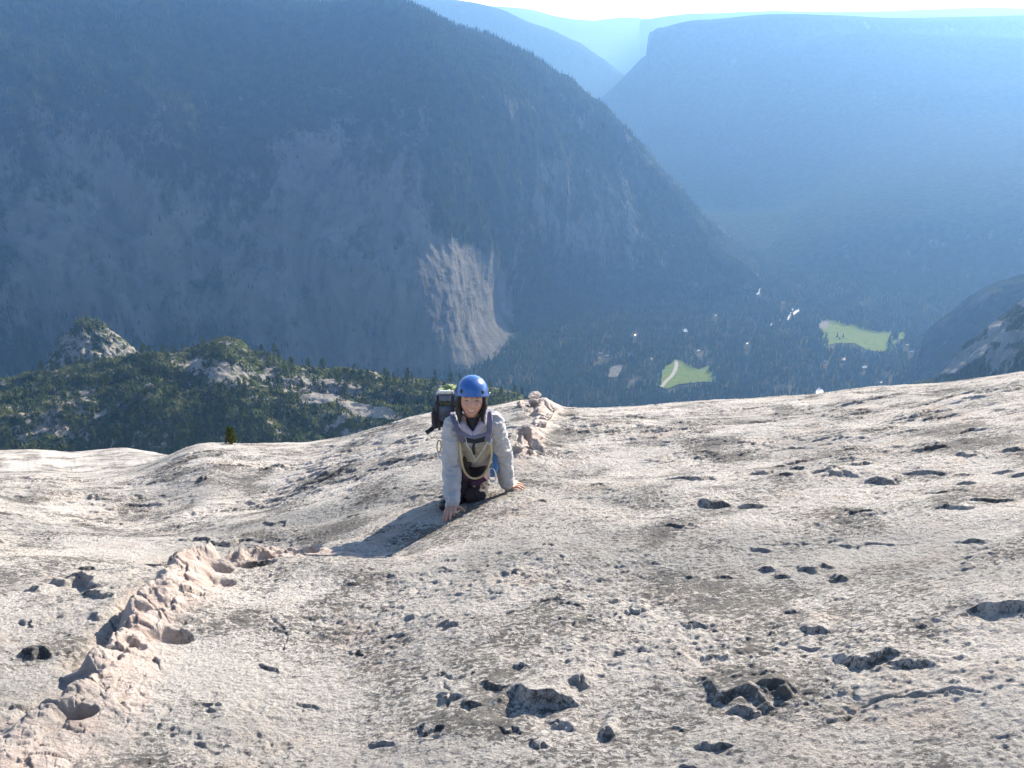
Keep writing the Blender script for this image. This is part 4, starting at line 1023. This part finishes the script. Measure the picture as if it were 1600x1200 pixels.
# helmet: half shell with brim, vents, adjuster and chin strap
t = NT('helmet_plastic'); t.col(t.mix(t.ramp(t.noise(t.pos(), 30, 3), [(.4, 0.), (.6, 1.)]), (.035, .115, .34), (.05, .14, .39))); t.set(rough=.26, spec=.55, coat=.3); M_HELM = t.m
bm = bmesh.new(); n_u, n_v = 64, 24; outer = []; inner = []
for shell, off in ((outer, 0), (inner, -.008)):
    for j in range(n_v + 1):
        ph = (j / n_v) * R(97)
        ring = []
        for i in range(n_u):
            th_ = 2 * math.pi * i / n_u; cx, cz = math.cos(th_), math.sin(th_)
            rr_ = math.sin(ph); fl = 1 + .05 * max(0, (j / n_v - .82) / .18) ** 2
            dip = -.020 * (1 - cz) * .5 * (j / n_v) ** 4
            ring.append(bm.verts.new(HP(cx * rr_ * (.106 + off) * fl, .052 + math.cos(ph) * (.108 + off) + dip, -.010 + cz * rr_ * (.128 + off) * fl)))
        shell.append(ring)
for shell in (outer, inner):
    for a, b in zip(shell, shell[1:]):
        for k in range(n_u): bm.faces.new((a[k], a[(k + 1) % n_u], b[(k + 1) % n_u], b[k]))
for k in range(n_u): bm.faces.new((outer[-1][k], outer[-1][(k + 1) % n_u], inner[-1][(k + 1) % n_u], inner[-1][k]))
bmesh.ops.remove_doubles(bm, verts=bm.verts[:], dist=.0006); bmesh.ops.recalc_face_normals(bm, faces=bm.faces[:])
helm = bm_obj('helmet', bm, M_HELM, body)
for s in (-1, 1):                                    # dark oval vents low on the front, and one pair at the sides
    for ax, ay in ((40, 14), (78, 12)):
        th_ = R(90 - s * ax); cx, cz = math.cos(th_), math.sin(th_); r2 = math.sin(R(83))
        c = HP(cx * r2 * .106, .052 + .012 + (.0 if ax > 60 else .004), -.010 + cz * r2 * .128); nrm = (hr * cx + hf * cz + hu * .2).normalized()
        sx_ = nrm.cross(hu).normalized(); bm = bmesh.new(); ellip(bm, c, (.0115, .014, .0035), (sx_, sx_.cross(nrm), nrm), 16); bm_obj('vent', bm, M_BLACK, helm)
bm = bmesh.new()
for s in (-1, 1): tube_bm(bm, [HP(s * .090, .03, .01), HP(s * .080, -.03, .02), HP(s * .058, -.085, .035), HP(0, -.124, .045)], [.0045] * 4, 6)
bm_obj('chin_strap', bm, M_BLACK, helm)
M_METAL = simple('gear_aluminium', (.75, .76, .78), (.6, .6, .62), 50, .25, .8, metal=.9)
bm = bmesh.new()
for s in (-1, 1): ellip(bm, HP(s * .112, .045, -.01), (.006, .009, .009), (hr, hu, hf), 12)
bm_obj('clip', bm, M_METAL, helm)

# broken blocks of the dike behind the climber
def block(px, py, w, h, seed, lab, dark=.85):
    p = on_slab(px, py + h * .35); d = float(np.linalg.norm(p)); sx_, sz_ = w * d / F / 2 * 1.2, h * d / F / 2 * 1.6
    bm = bmesh.new(); bmesh.ops.create_icosphere(bm, subdivisions=5, radius=1); r_ = np.random.default_rng(seed)
    pl = r_.normal(size=(8, 3)); pl /= np.linalg.norm(pl, axis=1)[:, None]; of = r_.uniform(.30, .72, 8)
    co = np.array([v.co[:] for v in bm.verts])
    for n_, o_ in zip(pl, of): ex = np.clip(co @ n_ - o_, 0, None); co -= ex[:, None] * n_ * .92
    co *= (1 + .42 * fbm3(co[:, 0] * 2.2, co[:, 1] * 2.2, co[:, 2] * 3.2, 5, seed, .55))[:, None]
    co[:, 2] = np.where(co[:, 2] > 0, co[:, 2] * 1.1, co[:, 2])
    for v, c in zip(bm.verts, co * [sx_, sx_ * 1.15, sz_]): v.co = c
    o = bm_obj('rock', bm, M_GRANITE, smooth=False); a = o.data.attributes.new('dike', 'FLOAT', 'POINT'); a.data.foreach_set('value', np.full(len(o.data.vertices), dark, np.float32))
    o.location = (p[0], p[1], p[2] - sz_ * .05); tag(o, lab, 'rock')
for i, a in enumerate([(822,676,26,30,'pointed pale rock standing highest of the small cluster behind the right sleeve'), (838,692,26,24,'blocky rock forming the right end of the cluster behind the right sleeve'),
        (811,697,17,13,'low dark rock at the left foot of the cluster behind the right sleeve'), (827,704,10,9,'smallest upright stone at the front of the cluster behind the right sleeve'),
        (846,664,20,8,'flat rock halfway between the cluster and the outcrop on the skyline'), (853,649,25,18,'wedge shaped rock just below the outcrop on the skyline'),
        (859,633,24,16,'right hand block of the outcrop on the skyline right of the climber'), (838,628,26,14,'middle block of the outcrop on the skyline right of the climber'),
        (814,632,24,10,'low reddish left end block of the outcrop on the skyline'), (836,617,18,6,'thin cap stone on top of the outcrop on the skyline')]): block(*a[:4], 900 + i, a[4])

# ------------------------------------------------------------------ backpack
pack = empty('backpack', W(696, 664, 6.05))
def ppar(o): o.parent = pack; o.matrix_parent_inverse = Matrix.Translation(-pack.location); return o
pu = Vector((0, -.25, .97)).normalized(); pr = Vector((1, 0, 0)); pf = pr.cross(pu).normalized() * -1
pc = W(699, 637, 6.06)
def PB(x, y, z): return pc + pr * x + pu * y + pf * z
if pf.y > 0: pf = -pf
def rbox(name, c, hx_, hy_, hz_, r, mat, dispf=None, vox=.006):
    bm = bmesh.new()
    xs_ = (-hx_ + r, hx_ - r); ys_ = (-hy_ + r, hy_ - r); zs_ = (-hz_ + min(r, hz_ * .95), hz_ - min(r, hz_ * .95))
    for y in np.linspace(ys_[0], ys_[1], 5):
        for x in np.linspace(xs_[0], xs_[1], 4):
            for z in zs_: capsule(bm, c + pr * x + pu * y + pf * z, c + pr * (x + .001) + pu * (y + .001) + pf * z, r, r, 12)
    vs = [bm.verts.new(c + pr * a * (hx_ - r * .3) + pu * b * (hy_ - r * .3) + pf * d * (hz_ - r * .3)) for a in (-1, 1) for b in (-1, 1) for d in (-1, 1)]
    for f in ((0, 1, 3, 2), (4, 6, 7, 5), (0, 4, 5, 1), (2, 3, 7, 6), (0, 2, 6, 4), (1, 5, 7, 3)): bm.faces.new([vs[i] for i in f])
    o, _ = remeshed(name, bm, vox, mat, None, 8, dispf); return ppar(o)
rbox('main_bag', PB(.01, -.015, 0), .093, .125, .08, .06, M_BLACK, fold(.012, .06, 21))
rbox('lid', PB(.015, .116, .0), .088, .03, .075, .028, M_GREY, fold(.008, .05, 22))
rbox('front_pocket', PB(0, .015, .075), .06, .06, .028, .028, M_DKGREY, fold(.010, .04, 23))
rbox('side_pocket', PB(-.083, -.07, .02), .026, .07, .05, .024, M_BLACK, fold(.008, .04, 24))
M_OLIVE = fabric('olive_cloth', (.10, .12, .06), (.07, .08, .04), 80)
rbox('lid_panel', PB(.02, .096, .075), .062, .016, .012, .011, M_OLIVE, fold(.003, .04, 25), .005)
for x in (-.055, .045):
    ppar(strip('compression_strap', [PB(x, .15, .06), PB(x, .10, .10), PB(x, .02, .122), PB(x, -.06, .10), PB(x, -.14, .07)], .018, .003, M_BLACK, None))
ppar(strip('hip_belt', [PB(-.09, -.14, .03), PB(-.12, -.15, .06), PB(-.15, -.165, .07)], .03, .006, M_BLACK, None))
M_STRAP = fabric('purple_grey_webbing', (.17, .17, .24), (.13, .13, .19), 120)
for pts in ([W(708, 645, 5.95), W(707, 648, 5.74), W(711, 662, 5.70), W(717, 676, 5.70), W(722, 690, 5.77)], [W(764, 641, 5.95), W(764, 644, 5.74), W(766, 658, 5.70), W(765, 672, 5.70), W(761, 688, 5.76)]):
    bm = bmesh.new()
    for a, b in zip(pts, pts[1:]):
        for k in (-1, 1): capsule(bm, a + Vector((.010 * k, 0, 0)), b + Vector((.010 * k, 0, 0)), .009, .009, 8)
    o, _ = remeshed('shoulder_strap', bm, .005, M_STRAP, None, 3); ppar(o)
ppar(strip('chest_strap', [W(717, 674, 5.69), W(728, 680, 5.675), W(741, 682, 5.67), W(755, 679, 5.675), W(765, 674, 5.69)], .018, .004, M_STRAP, None))
tag(pack, 'black and grey backpack hanging behind the climber with green and white things on top', 'backpack')
# things strapped on the pack
cl = fabric('lime_cord', (.30, .36, .10), (.45, .47, .30), 60)
bm = bmesh.new()
for k in range(7):
    a = k * .9; tube_bm(bm, [PB(.02 + .045 * math.cos(a + q * 1.05) + .012 * k - .03, .158 + .014 * math.sin(q * 1.3 + k) + .004, .045 * math.sin(a + q * 1.05)) for q in range(7)], [.0065] * 7, 6)
o = bm_obj('cord_coil', bm, cl); tag(o, 'lime green cord coiled on top of the backpack lid beside the helmet', 'cord')
bm = bmesh.new(); rh = random.Random(8)
for k in range(6):
    p0 = PB(-.06 + .016 * k, .156, .05); tube_bm(bm, [p0, p0 + pu * .022 + pr * .010, p0 + pu * .026 + pr * .026, p0 + pu * .004 + pr * .03], [.005] * 4, 6)
    if k % 2: ellip(bm, p0 + pu * .02, (.012, .010, .008), (pr, pu, pf), 10)
o = bm_obj('carabiner_bunch', bm, simple('white_gear', (.85, .86, .86), scale=40, rough=.3)); tag(o, 'white and silver carabiners clipped on the left of the backpack lid', 'carabiners')

# ------------------------------------------------------------------ harness and rack
hs = empty('climbing_harness', pel); 
def hpar(o): o.parent = hs; o.matrix_parent_inverse = Matrix.Translation(-hs.location); return o
hpar(strip('waist_belt', [W(722, 684, 5.83), W(730, 688, 5.775), W(742, 690, 5.765), W(755, 687, 5.775), W(766, 681, 5.83)], .030, .008, M_BLACK, None))
M_MAROON = fabric('maroon_webbing', (.12, .05, .09), (.09, .04, .07), 100)
hpar(strip('leg_loop', [W(730, 752, 6.05), W(738, 755, 6.02), W(748, 754, 6.02), W(758, 748, 6.04), W(765, 738, 6.10)], .034, .008, M_MAROON, None))
hpar(strip('leg_loop', [W(719, 722, 5.90), W(724, 735, 5.93), W(728, 750, 5.99)], .022, .006, M_MAROON, None))
hpar(strip('belay_loop', [W(742, 690, 5.755), W(739, 700, 5.80), W(741, 710, 5.84)], .016, .007, M_BLACK, None))
tag(hs, 'dark climbing harness with maroon leg loops round the climber\'s waist', 'harness')
M_SLING = fabric('yellow_rope', (.60, .50, .27), (.50, .40, .20), 140)
loop = [W(*q) for q in ((718, 684, 5.79), (719, 700, 5.80), (721, 718, 5.83), (725, 735, 5.88), (733, 745, 5.92), (743, 747.5, 5.94), (754, 743, 5.94), (762, 732, 5.90), (767, 718, 5.86), (768, 704, 5.82), (766, 692, 5.79))]
bm = bmesh.new(); pp = [Vector(p) for p in catmull(np.arange(len(loop), dtype=float), np.array([list(p) for p in loop]), np.linspace(0, len(loop) - 1, 48))]
tube_bm(bm, pp, [.0075] * 48, 10)
o = bm_obj('rope_loop', bm, M_SLING); tag(o, 'yellowish rope hanging in a U across the front of the climber\'s legs', 'rope')
bm = bmesh.new(); pp = [W(686 + 3.2 * math.cos(a), 697 + 9 * math.sin(a), 6.02) for a in np.linspace(0, 6.28, 20)]; tube_bm(bm, pp, [.005] * 20, 6, False)
o = bm_obj('rope_loop', bm, M_SLING); tag(o, 'small yellow cord loop dangling behind the climber\'s sleeve on the left', 'rope')
for pts, lab in (([(727, 683, 5.76), (730, 696, 5.77), (737, 706, 5.83), (743, 722, 5.86)], 'pale thin cord hanging down from the left of the chest strap'), ([(762, 690, 5.76), (755, 703, 5.80), (746, 716, 5.84), (741, 720, 5.86)], 'pale thin cord slanting down from the right end of the belt')):
    bm = bmesh.new(); tube_bm(bm, [W(*q) for q in pts], [.0045] * 4, 6); o = bm_obj('cord', bm, fabric('pale_cord', (.62, .60, .52), (.5, .48, .42), 100)); tag(o, lab, 'cord')
# blue and silver rack at the hip
def biner(name, c, w, h, r, mat, tilt=0):
    bm = bmesh.new(); ca, sa = math.cos(tilt), math.sin(tilt); pts = []
    for a in np.linspace(0, 2 * math.pi, 22)[:-1]:
        x = w * math.copysign(abs(math.cos(a)) ** .7, math.cos(a)); z = h * math.copysign(abs(math.sin(a)) ** .8, math.sin(a)); pts.append(c + Vector((x * ca - z * sa, .01 * math.sin(a), x * sa + z * ca)))
    tube_bm(bm, pts + [pts[0]], [r] * (len(pts) + 1), 8, False); return bm_obj(name, bm, mat)
M_BLUEM = simple('anodised_blue', (.08, .25, .50), (.12, .33, .58), 60, .3, .8, metal=.5); M_BLUEW = fabric('blue_webbing', (.06, .14, .30), (.10, .22, .42), 120)
tag(biner('carabiner', W(769, 742, 5.97), .022, .045, .0055, M_METAL, .15), 'silver carabiner lowest in the cluster at the climber\'s hip', 'carabiner')
tag(biner('carabiner', W(772, 733, 5.97), .020, .042, .0060, M_BLUEM, -.2), 'bright blue carabiner in the middle of the cluster at the hip', 'carabiner')
tag(biner('carabiner', W(775, 722, 6.0), .018, .040, .0055, M_BLUEM, .3), 'blue carabiner highest in the cluster beside the pale sleeve', 'carabiner')
bm = bmesh.new()
for dx in (-.008, .0, .008): tube_bm(bm, [W(771, 700, 5.93) + Vector((dx, 0, 0)), W(773, 715, 5.95) + Vector((dx, 0, 0)), W(774, 730, 5.97) + Vector((dx * 1.5, 0, 0)), W(769, 745, 5.98) + Vector((dx, 0, 0))], [.007] * 4, 8)
o = bm_obj('quickdraw_sling', bm, M_BLUEW); tag(o, 'dark blue webbing sling hanging from the harness beside the sleeve', 'sling')
tag(biner('carabiner', W(687, 711, 6.03), .012, .022, .005, M_METAL, .3), 'small silver carabiner glinting behind the outer edge of the left sleeve', 'carabiner')
tag(biner('carabiner', W(765, 689, 5.78), .010, .018, .0045, M_METAL, -.3), 'tiny silver carabiner at the top right end of the rope loop', 'carabiner')
# ------------------------------------------------------------------ air: one box of even haze
def haze():
    bm = bmesh.new(); bmesh.ops.create_cube(bm, size=1)
    x0, x1, y0, y1, z0, z1 = -31000, 31000, -21000, 41000, min(v[2] for ob in C.objects if ob.type == 'MESH' and ob.get('kind') == 'structure' for v in ob.bound_box) - 1, 420
    for v in bm.verts: v.co = (x0 if v.co.x < 0 else x1, y0 if v.co.y < 0 else y1, z0 if v.co.z < 0 else z1)
    me = bpy.data.meshes.new('haze'); bm.to_mesh(me); bm.free()
    o = bpy.data.objects.new('haze', me); C.objects.link(o); tag(o, kind='stuff')
    m = bpy.data.materials.new('haze'); m.use_nodes = True; n = m.node_tree.nodes; n.remove(n['Principled BSDF'])
    add = n.new('ShaderNodeAddShader')               # clear blue air + pale valley dust, both even
    for i, (col, den, g) in enumerate((((.03, .34, 1, 1), AIR, .3), ((.84, .95, 1, 1), DUST, .84))):
        v = n.new('ShaderNodeVolumePrincipled'); v.inputs['Color'].default_value = col
        v.inputs['Absorption Color'].default_value = (1, 1, 1, 1)
        v.inputs['Density'].default_value = den; v.inputs['Anisotropy'].default_value = g
        m.node_tree.links.new(v.outputs[0], add.inputs[i])
    m.node_tree.links.new(add.outputs[0], n['Material Output'].inputs['Volume']); me.materials.append(m)
    return o
AIR, DUST = .56e-4, .20e-4
hz_o = haze()
